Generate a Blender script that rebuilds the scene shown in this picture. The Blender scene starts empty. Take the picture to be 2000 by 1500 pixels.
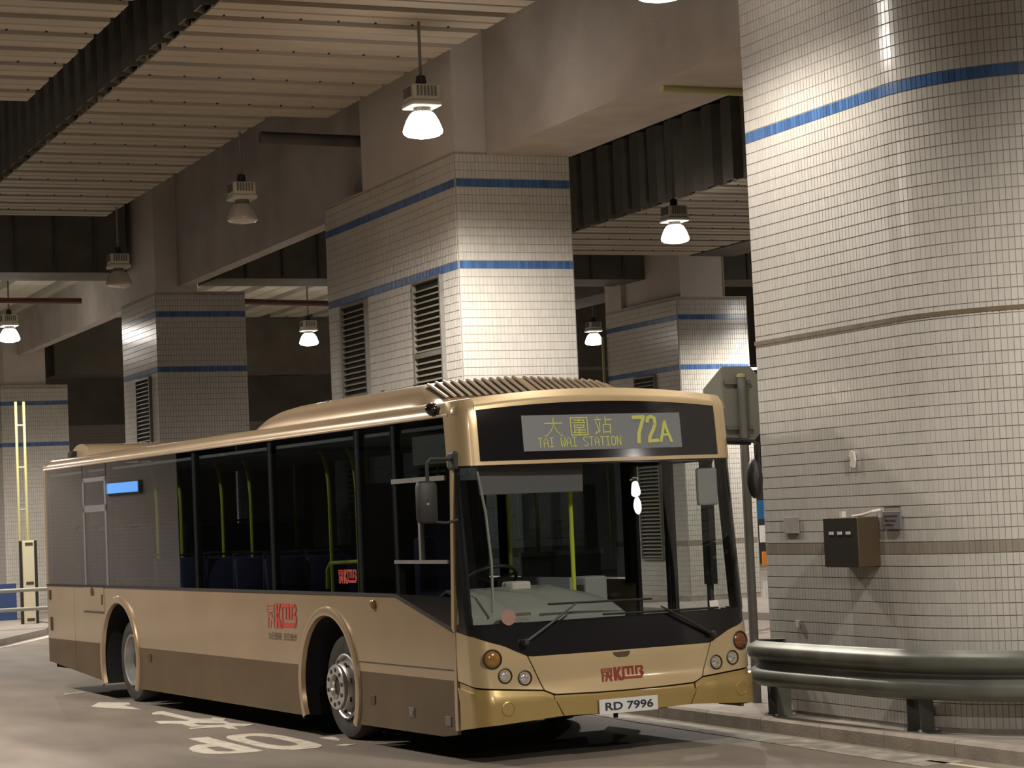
import bpy, bmesh, math, random
import numpy as np
from mathutils import Vector, Matrix
from mathutils.geometry import tessellate_polygon
random.seed(7)
SC = bpy.context.scene
COL = SC.collection

# ------------------------------------------------------------------ camera
cd = bpy.data.cameras.new('camera'); cam = bpy.data.objects.new('camera', cd); COL.objects.link(cam)
cd.sensor_width = 36.0; cd.lens = 77.96; cd.clip_end = 300
_r = Vector((.3979, .9164, -.0436)); _u = Vector((.0709, .0167, .9973)); _f = Vector((-.9147, .4000, .0583))
_m = Matrix((_r, _u, -_f)).transposed().to_4x4(); _m.translation = (16.48, -6.68, 1.981)
cam.matrix_world = _m
SC.camera = cam
# ------------------------------------------------------------------ world (night, indoor bus terminus)
w = bpy.data.worlds.new('world'); SC.world = w; w.use_nodes = True
w.node_tree.nodes['Background'].inputs[0].default_value = (.55, .5, .45, 1)
w.node_tree.nodes['Background'].inputs[1].default_value = .05
# ------------------------------------------------------------------ exposure
SC.view_settings.view_transform = 'Standard'; SC.view_settings.look = 'None'
SC.view_settings.gamma = 1.0; SC.view_settings.use_curve_mapping = False
SC.view_settings.exposure = 0.60
LAMP_W = 1000.0
LAMP_COL = (1.0, .925, .835)

# ================================================================== materials
MATS = {}
def _new(name):
    m = bpy.data.materials.new(name); m.use_nodes = True
    nt = m.node_tree; b = nt.nodes['Principled BSDF']; MATS[name] = m
    return m, nt, b
def plain(name, col, rough=.5, metal=0., coat=0., spec=.5, emit=None, es=0.):
    m, nt, b = _new(name)
    b.inputs['Base Color'].default_value = (*col, 1); b.inputs['Roughness'].default_value = rough
    b.inputs['Metallic'].default_value = metal; b.inputs['Coat Weight'].default_value = coat
    b.inputs['Coat Roughness'].default_value = .08
    b.inputs['Specular IOR Level'].default_value = spec
    if emit: b.inputs['Emission Color'].default_value = (*emit, 1); b.inputs['Emission Strength'].default_value = es
    return m
def noisy(name, c1, c2, scale, rough=.7, metal=0., bump=0., bscale=None, coat=0., stretch=(1, 1, 1), detail=6, spec=.5, lo=.3, hi=.7):
    m, nt, b = _new(name); N = nt.nodes.new; L = nt.links.new
    tc = N('ShaderNodeTexCoord'); mp = N('ShaderNodeMapping'); mp.inputs['Scale'].default_value = stretch
    L(tc.outputs['Object'], mp.inputs['Vector'])
    nz = N('ShaderNodeTexNoise'); nz.inputs['Scale'].default_value = scale; nz.inputs['Detail'].default_value = detail
    L(mp.outputs['Vector'], nz.inputs['Vector'])
    cr = N('ShaderNodeValToRGB'); cr.color_ramp.elements[0].position = lo; cr.color_ramp.elements[1].position = hi
    cr.color_ramp.elements[0].color = (*c1, 1); cr.color_ramp.elements[1].color = (*c2, 1)
    L(nz.outputs['Fac'], cr.inputs['Fac']); L(cr.outputs['Color'], b.inputs['Base Color'])
    b.inputs['Roughness'].default_value = rough; b.inputs['Metallic'].default_value = metal
    b.inputs['Coat Weight'].default_value = coat; b.inputs['Coat Roughness'].default_value = .1
    b.inputs['Specular IOR Level'].default_value = spec
    if bump:
        n2 = N('ShaderNodeTexNoise'); n2.inputs['Scale'].default_value = bscale or scale * 4; n2.inputs['Detail'].default_value = 4
        L(mp.outputs['Vector'], n2.inputs['Vector'])
        bp = N('ShaderNodeBump'); bp.inputs['Strength'].default_value = bump; bp.inputs['Distance'].default_value = .01
        L(n2.outputs['Fac'], bp.inputs['Height']); L(bp.outputs['Normal'], b.inputs['Normal'])
    return m
def tilemat(name, col, var=.06, rough=.22):
    m, nt, b = _new(name); N = nt.nodes.new; L = nt.links.new
    g = N('ShaderNodeNewGeometry'); oi = N('ShaderNodeObjectInfo')
    ad = N('ShaderNodeMath'); ad.operation = 'ADD'; L(g.outputs['Random Per Island'], ad.inputs[0]); L(oi.outputs['Random'], ad.inputs[1])
    fr = N('ShaderNodeMath'); fr.operation = 'FRACT'; L(ad.outputs[0], fr.inputs[0])
    mr = N('ShaderNodeMapRange'); mr.inputs['To Min'].default_value = 1 - var; mr.inputs['To Max'].default_value = 1 + var * .5
    L(fr.outputs[0], mr.inputs['Value'])
    tc = N('ShaderNodeTexCoord'); nz = N('ShaderNodeTexNoise'); nz.inputs['Scale'].default_value = 1.3; nz.inputs['Detail'].default_value = 5
    L(g.outputs['Position'], nz.inputs['Vector'])
    m2 = N('ShaderNodeMapRange'); m2.inputs['To Min'].default_value = .86; m2.inputs['To Max'].default_value = 1.08; L(nz.outputs['Fac'], m2.inputs['Value'])
    mu = N('ShaderNodeMath'); mu.operation = 'MULTIPLY'; L(mr.outputs[0], mu.inputs[0]); L(m2.outputs[0], mu.inputs[1])
    sc = N('ShaderNodeVectorMath'); sc.operation = 'SCALE'; sc.inputs[0].default_value = col; L(mu.outputs[0], sc.inputs['Scale'])
    L(sc.outputs['Vector'], b.inputs['Base Color']); b.inputs['Roughness'].default_value = rough
    return m
def glass(name, tint, refl=1.0, rough=.0, f0=.04):
    m = bpy.data.materials.new(name); m.use_nodes = True; nt = m.node_tree; nt.nodes.clear(); N = nt.nodes.new; L = nt.links.new
    o = N('ShaderNodeOutputMaterial'); mx = N('ShaderNodeMixShader'); t = N('ShaderNodeBsdfTransparent'); g = N('ShaderNodeBsdfGlossy')
    t.inputs['Color'].default_value = (*[c ** .5 for c in tint], 1); g.inputs['Roughness'].default_value = rough; g.inputs['Color'].default_value = (refl, refl, refl, 1)
    lw = N('ShaderNodeLayerWeight'); lw.inputs['Blend'].default_value = .5
    pw = N('ShaderNodeMath'); pw.operation = 'POWER'; pw.inputs[1].default_value = 5.0; L(lw.outputs['Facing'], pw.inputs[0])
    ma = N('ShaderNodeMath'); ma.operation = 'MULTIPLY_ADD'; ma.inputs[1].default_value = 1 - f0; ma.inputs[2].default_value = f0; L(pw.outputs[0], ma.inputs[0])
    L(ma.outputs[0], mx.inputs[0]); L(t.outputs[0], mx.inputs[1]); L(g.outputs[0], mx.inputs[2]); L(mx.outputs[0], o.inputs['Surface'])
    MATS[name] = m; return m
def brickwall(name, c, mortar, band=None):
    m, nt, b = _new(name); N = nt.nodes.new; L = nt.links.new
    tc = N('ShaderNodeTexCoord'); mp = N('ShaderNodeMapping'); L(tc.outputs['UV'], mp.inputs['Vector'])
    br = N('ShaderNodeTexBrick'); br.offset = 0; br.inputs['Scale'].default_value = 1; br.inputs['Brick Width'].default_value = .05; br.inputs['Row Height'].default_value = .099
    br.inputs['Mortar Size'].default_value = .004; br.inputs['Color1'].default_value = (*c, 1); br.inputs['Color2'].default_value = tuple(x * .93 for x in c) + (1,); br.inputs['Mortar'].default_value = (*mortar, 1)
    L(mp.outputs['Vector'], br.inputs['Vector'])
    out = br.outputs['Color']
    L(out, b.inputs['Base Color']); b.inputs['Roughness'].default_value = .3
    return m

tilemat('tile_white', (.50, .475, .43)); tilemat('tile_blue', (.06, .135, .31), .3, .22); tilemat('tile_taupe', (.27, .235, .19), .1)
noisy('grout', (.26, .24, .21), (.35, .325, .285), 9, .9)
noisy('concrete', (.32, .285, .255), (.43, .39, .35), 1.2, .85, bump=.25, bscale=30)
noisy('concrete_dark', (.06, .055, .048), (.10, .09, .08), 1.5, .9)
noisy('plaster', (.42, .38, .345), (.50, .46, .42), 1.5, .85, bump=.1, bscale=30)
noisy('deck_paint', (.24, .205, .158), (.36, .315, .25), 1.1, .6, stretch=(1, .25, 1))
noisy('deck_pale', (.42, .40, .33), (.56, .53, .45), 1.1, .6)
noisy('deck_dark', (.05, .047, .038), (.085, .08, .066), 2, .8)
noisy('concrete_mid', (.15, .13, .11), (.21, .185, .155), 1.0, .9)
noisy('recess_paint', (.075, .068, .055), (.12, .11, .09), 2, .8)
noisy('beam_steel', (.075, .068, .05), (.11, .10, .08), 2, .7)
noisy('asphalt', (.145, .118, .093), (.26, .215, .172), .9, .72, bump=.35, bscale=60, stretch=(.45, 1.2, 1), detail=9, lo=.32, hi=.68)
noisy('pavement', (.24, .21, .18), (.33, .29, .25), 2.5, .8, bump=.2, bscale=40)
noisy('kerb', (.25, .215, .175), (.36, .31, .25), 4, .8, bump=.3, bscale=40)
noisy('road_paint', (.36, .32, .25), (.66, .60, .49), 7, .7, detail=9, lo=.25, hi=.5)
noisy('road_paint_worn', (.20, .18, .145), (.46, .42, .35), 5, .75, detail=9)
noisy('galvanised', (.115, .12, .10), (.19, .195, .165), 3, .45, metal=.5)
noisy('post_grey', (.13, .125, .11), (.19, .18, .16), 4, .6)
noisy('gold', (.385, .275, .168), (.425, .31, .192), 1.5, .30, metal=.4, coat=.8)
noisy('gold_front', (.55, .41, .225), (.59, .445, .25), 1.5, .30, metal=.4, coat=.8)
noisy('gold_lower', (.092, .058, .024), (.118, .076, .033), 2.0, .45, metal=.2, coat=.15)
noisy('bumper_gold', (.36, .25, .085), (.41, .29, .105), 1.5, .32, metal=.35, coat=.5)
plain('black_gloss', (.012, .011, .012), .12, coat=.6); plain('black_plastic', (.018, .017, .016), .55); plain('black', (.006, .006, .006), .8)
plain('rubber', (.02, .018, .016), .75); noisy('tyre', (.022, .019, .016), (.05, .043, .036), 6, .8)
noisy('rim_steel', (.42, .41, .39), (.55, .53, .50), 9, .35, metal=.7); plain('hub_silver', (.62, .60, .57), .28, metal=.85); plain('hub_dark', (.05, .045, .04), .5, metal=.4)
plain('chrome', (.75, .75, .75), .12, metal=1.0); plain('lens_clear', (.75, .74, .70), .08, metal=.75); plain('amber', (.23, .115, .02), .15, coat=.8); plain('amber_dark', (.17, .055, .015), .15, coat=.8)
plain('red_logo', (.40, .05, .035), .45); plain('red_logo_dark', (.22, .028, .018), .45); plain('pale_red', (.36, .14, .09), .5); plain('sticker_pink', (.26, .15, .115), .5); plain('plate_white', (.62, .62, .58), .45); plain('plate_ink', (.02, .025, .05), .5); plain('ink', (.055, .045, .03), .6)
plain('lcd', (.17, .18, .19), .45); plain('lcd_dot', (.42, .43, .10), .5, emit=(.62, .62, .12), es=.04)
glass('glass_side', (.42, .46, .48), .95, f0=.09); glass('glass_front', (.80, .83, .82), .9); glass('glass_far', (.07, .085, .095), .9); glass('glass_door', (.86, .89, .88), .9); glass('glass_cab', (.34, .37, .36), .9)
plain('interior_grey', (.32, .32, .30), .6); plain('interior_dark', (.035, .035, .036), .7); plain('dash_grey', (.34, .335, .30), .55); plain('seat_blue', (.035, .035, .11), .8); plain('pole_yellow', (.60, .66, .06), .35); plain('paper', (.62, .58, .50), .7)
plain('lamp_body', (.55, .53, .45), .5); plain('lamp_glass_off', (.52, .47, .42), .2, coat=.6)
plain('lamp_lit', (1, 1, 1), .5, emit=(1.0, .93, .86), es=17.0)
plain('pipe_red', (.10, .035, .025), .5); plain('pipe_yellow', (.36, .34, .16), .5); plain('brown_metal', (.105, .075, .045), .42, metal=.5); plain('sign_back', (.21, .21, .17), .55); plain('sign_blue', (.02, .12, .28), .5); plain('sign_white', (.8, .8, .78), .5); plain('orange', (.75, .25, .03), .5); plain('red', (.5, .04, .03), .5)
plain('blue_wall', (.02, .045, .13), .5); plain('rail_paint', (.40, .40, .33), .5); plain('marker_cream', (.62, .56, .40), .6); plain('plaque', (.15, .14, .145), .5)
plain('louvre_paint', (.26, .235, .17), .55); noisy('brown_joint', (.09, .065, .035), (.14, .105, .06), 6, .7)
plain('door_brown', (.035, .028, .02), .45, metal=.3)
brickwall('tile_wall', (.44, .385, .345), (.22, .2, .18)); brickwall('tile_wall_blue', (.035, .06, .17), (.1, .1, .14))

# ================================================================== mesh helpers
class MB:
    def __init__(s): s.v = []; s.f = []
    def add(s, vs, fs):
        n = len(s.v); s.v += [tuple(p) for p in vs]; s.f += [tuple(i + n for i in q) for q in fs]; return s
    def box(s, x0, x1, y0, y1, z0, z1):
        return s.add([(x0, y0, z0), (x1, y0, z0), (x1, y1, z0), (x0, y1, z0), (x0, y0, z1), (x1, y0, z1), (x1, y1, z1), (x0, y1, z1)],
                     [(0, 3, 2, 1), (4, 5, 6, 7), (0, 1, 5, 4), (1, 2, 6, 5), (2, 3, 7, 6), (3, 0, 4, 7)])
    def bbox(s, x0, x1, y0, y1, z0, z1, b=.02):
        # box with chamfered edges
        bm = bmesh.new(); r = bmesh.ops.create_cube(bm, size=1)
        for v in bm.verts: v.co = Vector(((x0 + x1) / 2 + v.co.x * (x1 - x0), (y0 + y1) / 2 + v.co.y * (y1 - y0), (z0 + z1) / 2 + v.co.z * (z1 - z0)))
        bmesh.ops.bevel(bm, geom=bm.edges[:], offset=b, segments=2, affect='EDGES', profile=.5)
        bm.verts.index_update(); s.add([v.co[:] for v in bm.verts], [[v.index for v in f.verts] for f in bm.faces]); bm.free(); return s
    def tube(s, pts, r, n=10, cap=True):
        pts = [Vector(p) for p in pts]; rings = []; up = None
        for i, p in enumerate(pts):
            d = (pts[min(i + 1, len(pts) - 1)] - pts[max(i - 1, 0)]).normalized()
            if up is None: up = Vector((0, 0, 1)) if abs(d.z) < .9 else Vector((1, 0, 0))
            a = d.cross(up).normalized(); b = a.cross(d).normalized(); up = b
            rr = r[i] if isinstance(r, (list, tuple)) else r
            rings.append([p + a * rr * math.cos(2 * math.pi * k / n) + b * rr * math.sin(2 * math.pi * k / n) for k in range(n)])
        vs = [q for g in rings for q in g]; fs = []
        for i in range(len(rings) - 1):
            for k in range(n): fs.append((i * n + k, i * n + (k + 1) % n, (i + 1) * n + (k + 1) % n, (i + 1) * n + k))
        if cap: fs.append(tuple(range(n))[::-1]); fs.append(tuple((len(rings) - 1) * n + k for k in range(n)))
        return s.add(vs, fs)
    def lathe(s, prof, o=(0, 0, 0), ax=(0, 0, 1), n=24, cap=True):
        # prof: list of (radius, height along ax)
        o = Vector(o); ax = Vector(ax).normalized(); t = Vector((1, 0, 0)) if abs(ax.x) < .9 else Vector((0, 1, 0))
        a = ax.cross(t).normalized(); b = ax.cross(a)
        vs = []; fs = []
        for (r, h) in prof:
            for k in range(n):
                th = 2 * math.pi * k / n; vs.append(o + ax * h + (a * math.cos(th) + b * math.sin(th)) * r)
        for i in range(len(prof) - 1):
            for k in range(n): fs.append((i * n + k, i * n + (k + 1) % n, (i + 1) * n + (k + 1) % n, (i + 1) * n + k))
        if cap: fs.append(tuple(range(n))[::-1]); fs.append(tuple((len(prof) - 1) * n + k for k in range(n)))
        return s.add(vs, fs)
    def prism(s, poly, fn, t0, t1, holes=()):
        # poly 2D outline (+holes) ; fn(u,v,t)->xyz
        loops = [poly] + list(holes); flat = [p for l in loops for p in l]
        tris = tessellate_polygon([[Vector((p[0], p[1], 0)) for p in l] for l in loops])
        n = len(flat); vs = [fn(p[0], p[1], t0) for p in flat] + [fn(p[0], p[1], t1) for p in flat]
        fs = [tuple(t) for t in tris] + [tuple(i + n for i in t[::-1]) for t in tris]; k = 0
        for l in loops:
            m = len(l)
            for i in range(m): fs.append((k + i, k + (i + 1) % m, n + k + (i + 1) % m, n + k + i))
            k += m
        return s.add(vs, fs)
    def sheet(s, grid, thick, nfn=None):
        # grid[i][j] outer points, thickened inward along -normal
        R_ = len(grid); C_ = len(grid[0]); g = [[Vector(p) for p in r] for r in grid]
        nr = [[None] * C_ for _ in range(R_)]
        for i in range(R_):
            for j in range(C_):
                du = g[min(i + 1, R_ - 1)][j] - g[max(i - 1, 0)][j]; dv = g[i][min(j + 1, C_ - 1)] - g[i][max(j - 1, 0)]
                n_ = du.cross(dv); nr[i][j] = n_.normalized() if n_.length > 1e-9 else Vector((0, 0, 0))
        vs = [p for r in g for p in r] + [g[i][j] - nr[i][j] * thick for i in range(R_) for j in range(C_)]
        N = R_ * C_; fs = []; ix = lambda i, j: i * C_ + j
        for i in range(R_ - 1):
            for j in range(C_ - 1):
                fs.append((ix(i, j), ix(i + 1, j), ix(i + 1, j + 1), ix(i, j + 1)))
                fs.append((N + ix(i, j), N + ix(i, j + 1), N + ix(i + 1, j + 1), N + ix(i + 1, j)))
        for i in range(R_ - 1):
            fs.append((ix(i, 0), N + ix(i, 0), N + ix(i + 1, 0), ix(i + 1, 0))); fs.append((ix(i, C_ - 1), ix(i + 1, C_ - 1), N + ix(i + 1, C_ - 1), N + ix(i, C_ - 1)))
        for j in range(C_ - 1):
            fs.append((ix(0, j), ix(0, j + 1), N + ix(0, j + 1), N + ix(0, j))); fs.append((ix(R_ - 1, j), N + ix(R_ - 1, j), N + ix(R_ - 1, j + 1), ix(R_ - 1, j + 1)))
        return s.add(vs, fs)
    def mesh(s, name, mat, smooth=False, fix=True):
        me = bpy.data.meshes.new(name); me.from_pydata(s.v, [], s.f)
        if fix:
            bm = bmesh.new(); bm.from_mesh(me); bmesh.ops.recalc_face_normals(bm, faces=bm.faces[:]); bm.to_mesh(me); bm.free()
        me.materials.append(MATS[mat])
        if smooth:
            me.polygons.foreach_set('use_smooth', [True] * len(me.polygons))
            try: me.set_sharp_from_angle(angle=math.radians(38))
            except Exception: pass
        me.update(); return me
    def build(s, name, mat, parent=None, smooth=False, fix=True):
        return link(name, s.mesh(name, mat, smooth, fix), parent)
def link(name, data, parent=None):
    o = bpy.data.objects.new(name, data); COL.objects.link(o)
    if parent is not None: o.parent = parent
    return o
def tag(o, label=None, cat=None, group=None, kind=None):
    if label: o['label'] = label
    if cat: o['category'] = cat
    if group: o['group'] = group
    if kind: o['kind'] = kind
    return o
def empty(name, loc=(0, 0, 0), rz=0.):
    o = bpy.data.objects.new(name, None); COL.objects.link(o); o.location = loc; o.rotation_euler = (0, 0, rz); o.empty_display_size = .2
    return o
def text_mesh(body, size, bold=0.):
    c = bpy.data.curves.new('t', 'FONT'); c.body = body; c.size = size; c.resolution_u = 4; c.offset = bold
    o = bpy.data.objects.new('t', c); COL.objects.link(o)
    dg = bpy.context.evaluated_depsgraph_get(); me = bpy.data.meshes.new_from_object(o.evaluated_get(dg))
    vs = [v.co[:] for v in me.vertices]; fs = [tuple(p.vertices) for p in me.polygons]
    bpy.data.objects.remove(o); bpy.data.curves.remove(c); bpy.data.meshes.remove(me)
    return vs, fs
def text_fit(body, x0, x1, y0, y1, fn, bold=0.):
    """lettering fitted to the rectangle, mapped by fn(u,v)->xyz ; returns MB (flat print)"""
    vs, fs = text_mesh(body, 1.0, bold); a = np.array(vs); mn = a.min(0); mx = a.max(0)
    u = x0 + (a[:, 0] - mn[0]) / (mx[0] - mn[0]) * (x1 - x0); v = y0 + (a[:, 1] - mn[1]) / (mx[1] - mn[1]) * (y1 - y0)
    return MB().add([fn(p, q) for p, q in zip(u, v)], fs)

# ================================================================== the setting
# ---- road
fl = MB().add([(-70, -30, 0), (45, -30, 0), (45, 40, 0), (-70, 40, 0)], [(0, 1, 2, 3)]).build('floor', 'asphalt', fix=False)
tag(fl, 'brown grey asphalt roadway of the bus terminus under the bus', 'road', kind='structure')

# ---- boarding island with kerb stones along the bus's far side
KY = lambda x: 2.90 + .05 * (x + 2) * .55 if x > -2 else 2.90
isl = empty('island_pavement'); tag(isl, 'raised paved boarding island with concrete kerb beside the bus', 'pavement', kind='structure')
xs = [-62 + 2 * i for i in range(31)] + [-1 + .5 * i for i in range(0, 13)] + [6 + 2 * i for i in range(10)]
p = MB(); o = [(x, KY(x) + .14, .118) for x in xs] + [(xs[-1], 7.2, .118), (xs[0], 7.2, .118)]
p.prism([(q[0], q[1]) for q in o], lambda u, v, t: (u, v, t), .0, .118).build('paving_slab', 'pavement', isl)
x = -20.0; k = 0
while x < 9:
    L = .93; a, b = x, x + L - .012
    m = MB(); pr_ = [(0, 0), (0, .105), (.02, .128), (.155, .128), (.155, 0)]
    vs = [(a, KY(a) + q[0], q[1]) for q in pr_] + [(b, KY(b) + q[0], q[1]) for q in pr_]
    n_ = len(pr_); m.add(vs, [tuple(range(n_)), tuple(range(n_, 2 * n_))[::-1]] + [(i, (i + 1) % n_, n_ + (i + 1) % n_, n_ + i) for i in range(n_)])
    m.build('kerb_stone', 'kerb', isl); x += L
isl2 = MB().box(-62, 30, 12.2, 17.5, 0, .12).build('far_pavement', 'pavement'); tag(isl2, 'further paved island beneath the white tiled column seen through the windscreen', 'pavement', kind='structure')

# ---- tiles
def tile_mesh(w, h, mat, d=.009):
    m = MB(); b = .002; w2, h2 = w / 2, h / 2
    m.add([(0, -w2, -h2), (0, w2, -h2), (0, w2, h2), (0, -w2, h2), (d, -w2 + b, -h2 + b), (d, w2 - b, -h2 + b), (d, w2 - b, h2 - b), (d, -w2 + b, h2 - b)],
          [(4, 5, 6, 7), (0, 1, 5, 4), (1, 2, 6, 5), (2, 3, 7, 6), (3, 0, 4, 7)])
    return m.mesh('tile', mat, fix=False)
TILE = {k: tile_mesh(.0472, .0935, k, .006) for k in ('tile_white', 'tile_blue', 'tile_taupe')}
TV = np.array([v.co[:] for v in TILE['tile_white'].vertices]); TF = [tuple(p.vertices) for p in TILE['tile_white'].polygons]
def tile_wall(root, path, length, z0, z1, anchor, pitch, bands, holes, pick, pick_blue=True, tw=.0498):
    """path(s)->(x,y,angle of outward normal). Tiles picked by pick() become own parts, the rest is one joined part."""
    joined = {k: ([], []) for k in TILE}; singles = []
    r0 = math.ceil((z0 - anchor) / pitch); r1 = math.floor((z1 - anchor) / pitch)
    n = int(length / tw); s_off = (length - n * tw) / 2
    for r in range(r0, r1):
        z = anchor + (r + .5) * pitch; kind = bands.get(r, 'tile_white')
        for i in range(n):
            s = s_off + (i + .5) * tw
            if any(h[0] < s < h[1] and h[2] < z < h[3] for h in holes): continue
            x, y, a = path(s)
            if (kind == 'tile_blue' and pick_blue) or (kind == 'tile_white' and pick and pick(s, z)):
                singles.append((kind, x, y, z, a)); continue
            c_, s_ = math.cos(a), math.sin(a); P = TV
            V = np.empty_like(P); V[:, 0] = x + P[:, 0] * c_ - P[:, 1] * s_; V[:, 1] = y + P[:, 0] * s_ + P[:, 1] * c_; V[:, 2] = z + P[:, 2] * (pitch / .099)
            joined[kind][0].append(V)
    for k, (vl, _) in joined.items():
        if not vl: continue
        V = np.concatenate(vl); nt_ = len(vl); F = (np.array([list(f) for f in TF])[None] + (np.arange(nt_) * 8)[:, None, None]).reshape(-1, 4)
        me = bpy.data.meshes.new('tiling'); me.from_pydata(V.tolist(), [], F.tolist()); me.materials.append(MATS[k]); me.update()
        o = link({'tile_white': 'wall_tiling', 'tile_blue': 'blue_tiling', 'tile_taupe': 'taupe_tiling'}[k], me, root); o['kind'] = 'stuff'
    for kind, x, y, z, a in singles:
        o = link('blue_tile' if kind == 'tile_blue' else 'tile', TILE[kind], root); o.location = (x, y, z); o.rotation_euler = (0, 0, a)
def louvre(root, x0, x1, y, z0, z1, mids=()):
    MB().box(x0, x1, y - .006, y - .001, z0, z1).build('louvre_shade', 'black', root)  # black sheet on the column face stands in for shade behind the slats
    f = MB(); w = .035
    f.box(x0 - w, x0, y - .06, y, z0 - w, z1 + w); f.box(x1, x1 + w, y - .06, y, z0 - w, z1 + w); f.box(x0, x1, y - .06, y, z1, z1 + w); f.box(x0, x1, y - .06, y, z0 - w, z0)
    for mz in mids: f.box(x0, x1, y - .06, y, mz - .03, mz + .03)
    fr = f.build('louvre_frame', 'post_grey', root)
    sl = MB(); sl.add([(x0, y - .052, 0), (x1, y - .052, 0), (x1, y - .007, .022), (x0, y - .007, .022), (x0, y - .052, .014), (x1, y - .052, .014), (x1, y - .007, .034), (x0, y - .007, .034)],
                      [(0, 3, 2, 1), (4, 5, 6, 7), (0, 1, 5, 4), (1, 2, 6, 5), (2, 3, 7, 6), (3, 0, 4, 7)])
    me = sl.mesh('slat', 'louvre_paint'); z = z0 + .02
    while z < z1 - .06:
        if not any(abs(z + .03 - mz) < .05 for mz in mids):
            o = link('louvre_slat', me, fr); o.location = (0, 0, z)
        z += .075
def rect_column(label, X, Y, dx, dy, ztop, anchor, pitch, b1, louvs, neck, picks, blue):
    """front face at X (facing +X), long side at Y (facing -Y); dx back, dy wide"""
    root = empty('tiled_column'); tag(root, label, 'column', kind='structure')
    MB().box(X - dx, X, Y, Y + dy, .1, ztop).build('column_core', 'grout', root)
    bands = {0: 'tile_blue', b1: 'tile_blue', -35: 'tile_taupe'}
    sh = [(l[0] - (X - dx) - .03, l[1] - (X - dx) + .03, l[2] - .03, l[3] + .03) for l in louvs]
    tile_wall(root, lambda s: (X - dx + s, Y, -math.pi / 2), dx, .12, ztop, anchor, pitch, bands, sh, picks[0] if picks else None, blue)
    tile_wall(root, lambda s: (X, Y + s, 0.), dy, .12, ztop, anchor, pitch, bands, [], picks[1] if picks else None, blue)
    for l in louvs: louvre(root, l[0], l[1], Y, l[2], l[3], l[4])
    MB().box(X - dx, X, Y, Y + dy, ztop - .0, ztop + .012).build('column_cap', 'tile_white', root)
    nx0, nx1, ny0, ny1 = neck
    MB().box(nx0, nx1, ny0, ny1, ztop, 8.4).build('column_neck', 'plaster', root)
    return root
ridx = lambda z, anc, pit: (z - anc) / pit
rect_column('large white tiled column with two louvred vents and blue bands behind the bus', -7.84, 3.33, 4.83, 1.51, 6.33, 4.921, .0987, 10,
            [(-12.0, -11.08, 1.6, 4.86, (2.9,)), (-9.27, -8.38, 1.6, 4.88, (3.98, 2.4))], (-11.1, -7.84 - .004, 3.334, 4.44),
            (None, lambda s, z: 3.93 < z < 4.92), True)
rect_column('shaded white tiled column with one louvred vent near the rear of the bus', -22.1, 3.33, 2.55, 1.65, 6.2, 4.765, .099, 10,
            [(-23.53, -22.6, 1.6, 4.69, ())], (-24.2, -22.104, 3.334, 4.1), None, False)
rc = rect_column('brightly lit tiled column behind the grey octagonal sign', -22.1, 13.8, 3.2, 1.58, 6.1, 4.665, .099, 10,
            [(-24.0, -23.13, .96, 4.60, ())], (-24.6, -22.104, 13.9, 14.85), None, False)
MB().box(-25.3, -24.55, 13.804, 15.3, 6.1, 6.75).build('column_shoulder', 'plaster', rc)
rect_column('distant tiled column at the frame edge beyond the fence', -36.8, 3.3, 2.6, 1.6, 5.55, 4.09, .099, 10, [], (-39.0, -36.9, 3.4, 4.4), None, False)

# ---- round-ended column at the kerb
RX0, RX1, RY, RR = -.90, 1.30, 3.33, 1.40
def rpath(s):
    f = RX1 - RX0
    if s < f: return RX0 + s, RY, -math.pi / 2
    a = -math.pi / 2 + (s - f) / RR
    return RX1 + RR * math.cos(a), RY + RR + RR * math.sin(a), a
root = empty('tiled_column'); tag(root, 'huge round-ended tiled column behind the crash barrier', 'column', kind='structure')
m = MB(); out = [(RX0, RY)] + [rpath(2.2 + RR * math.pi * i / 32)[:2] for i in range(33)] + [(RX0, RY + 2 * RR)]
m.prism([(q[0], q[1]) for q in out], lambda u, v, t: (u, v, t), .1, 8.4).build('column_core', 'grout', root, smooth=True)
bandsR = {0: 'tile_blue', -38: 'tile_taupe'}
tile_wall(root, rpath, 2.2 + RR * 2.6, .118, 7.9, 5.225, .0976, bandsR, [(1.95, 2.2, 1.71, 1.87)], lambda s, z: 2.55 < s < 3.75 and 1.62 < z < 2.82, True)
m = MB(); seg = [rpath(5.8 * i / 60) for i in range(61)]
m.sheet([[(x_ + .014 * math.cos(a_), y_ + .014 * math.sin(a_), zz) for zz in (3.392, 3.428)] for x_, y_, a_ in seg], .02)
m.build('sealant_joint', 'brown_joint', root)

# ---- beams
def beam(label, x0, x1, y0, y1, z0, z1, mat='concrete'):
    return tag(MB().box(x0, x1, y0, y1, z0, z1).build('concrete_beam', mat), label, 'beam', kind='structure')
b1 = empty('concrete_beam'); tag(b1, 'long grey concrete beam running over the row of columns', 'beam', kind='structure')
for a_, c_, w_ in [(-7.84, -.0, 1.11), (0.0, 30, 1.11), (-22.1, -11.1, .24), (-60, -24.2, .24)]:
    MB().box(a_ + .004, c_ - .004, 3.75, 3.75 + w_, 6.30, 8.4).build('beam_span', 'concrete', b1)
b2 = empty('concrete_beam'); tag(b2, 'second long concrete beam over the far row of columns', 'beam', kind='structure')
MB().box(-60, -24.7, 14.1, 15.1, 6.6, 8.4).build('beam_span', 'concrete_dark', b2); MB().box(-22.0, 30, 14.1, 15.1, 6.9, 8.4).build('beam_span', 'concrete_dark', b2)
tb = empty('transverse_beam'); tag(tb, 'dark steel cross beam with vertical stiffeners behind the shaded column', 'beam', kind='structure')
MB().box(-24.9, -23.6, -12, 3.2, 6.72, 8.4).build('beam_web', 'beam_steel', tb); MB().box(-24.9, -23.6, 4.9, 20, 6.62, 8.4).build('beam_web', 'beam_steel', tb)
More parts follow.
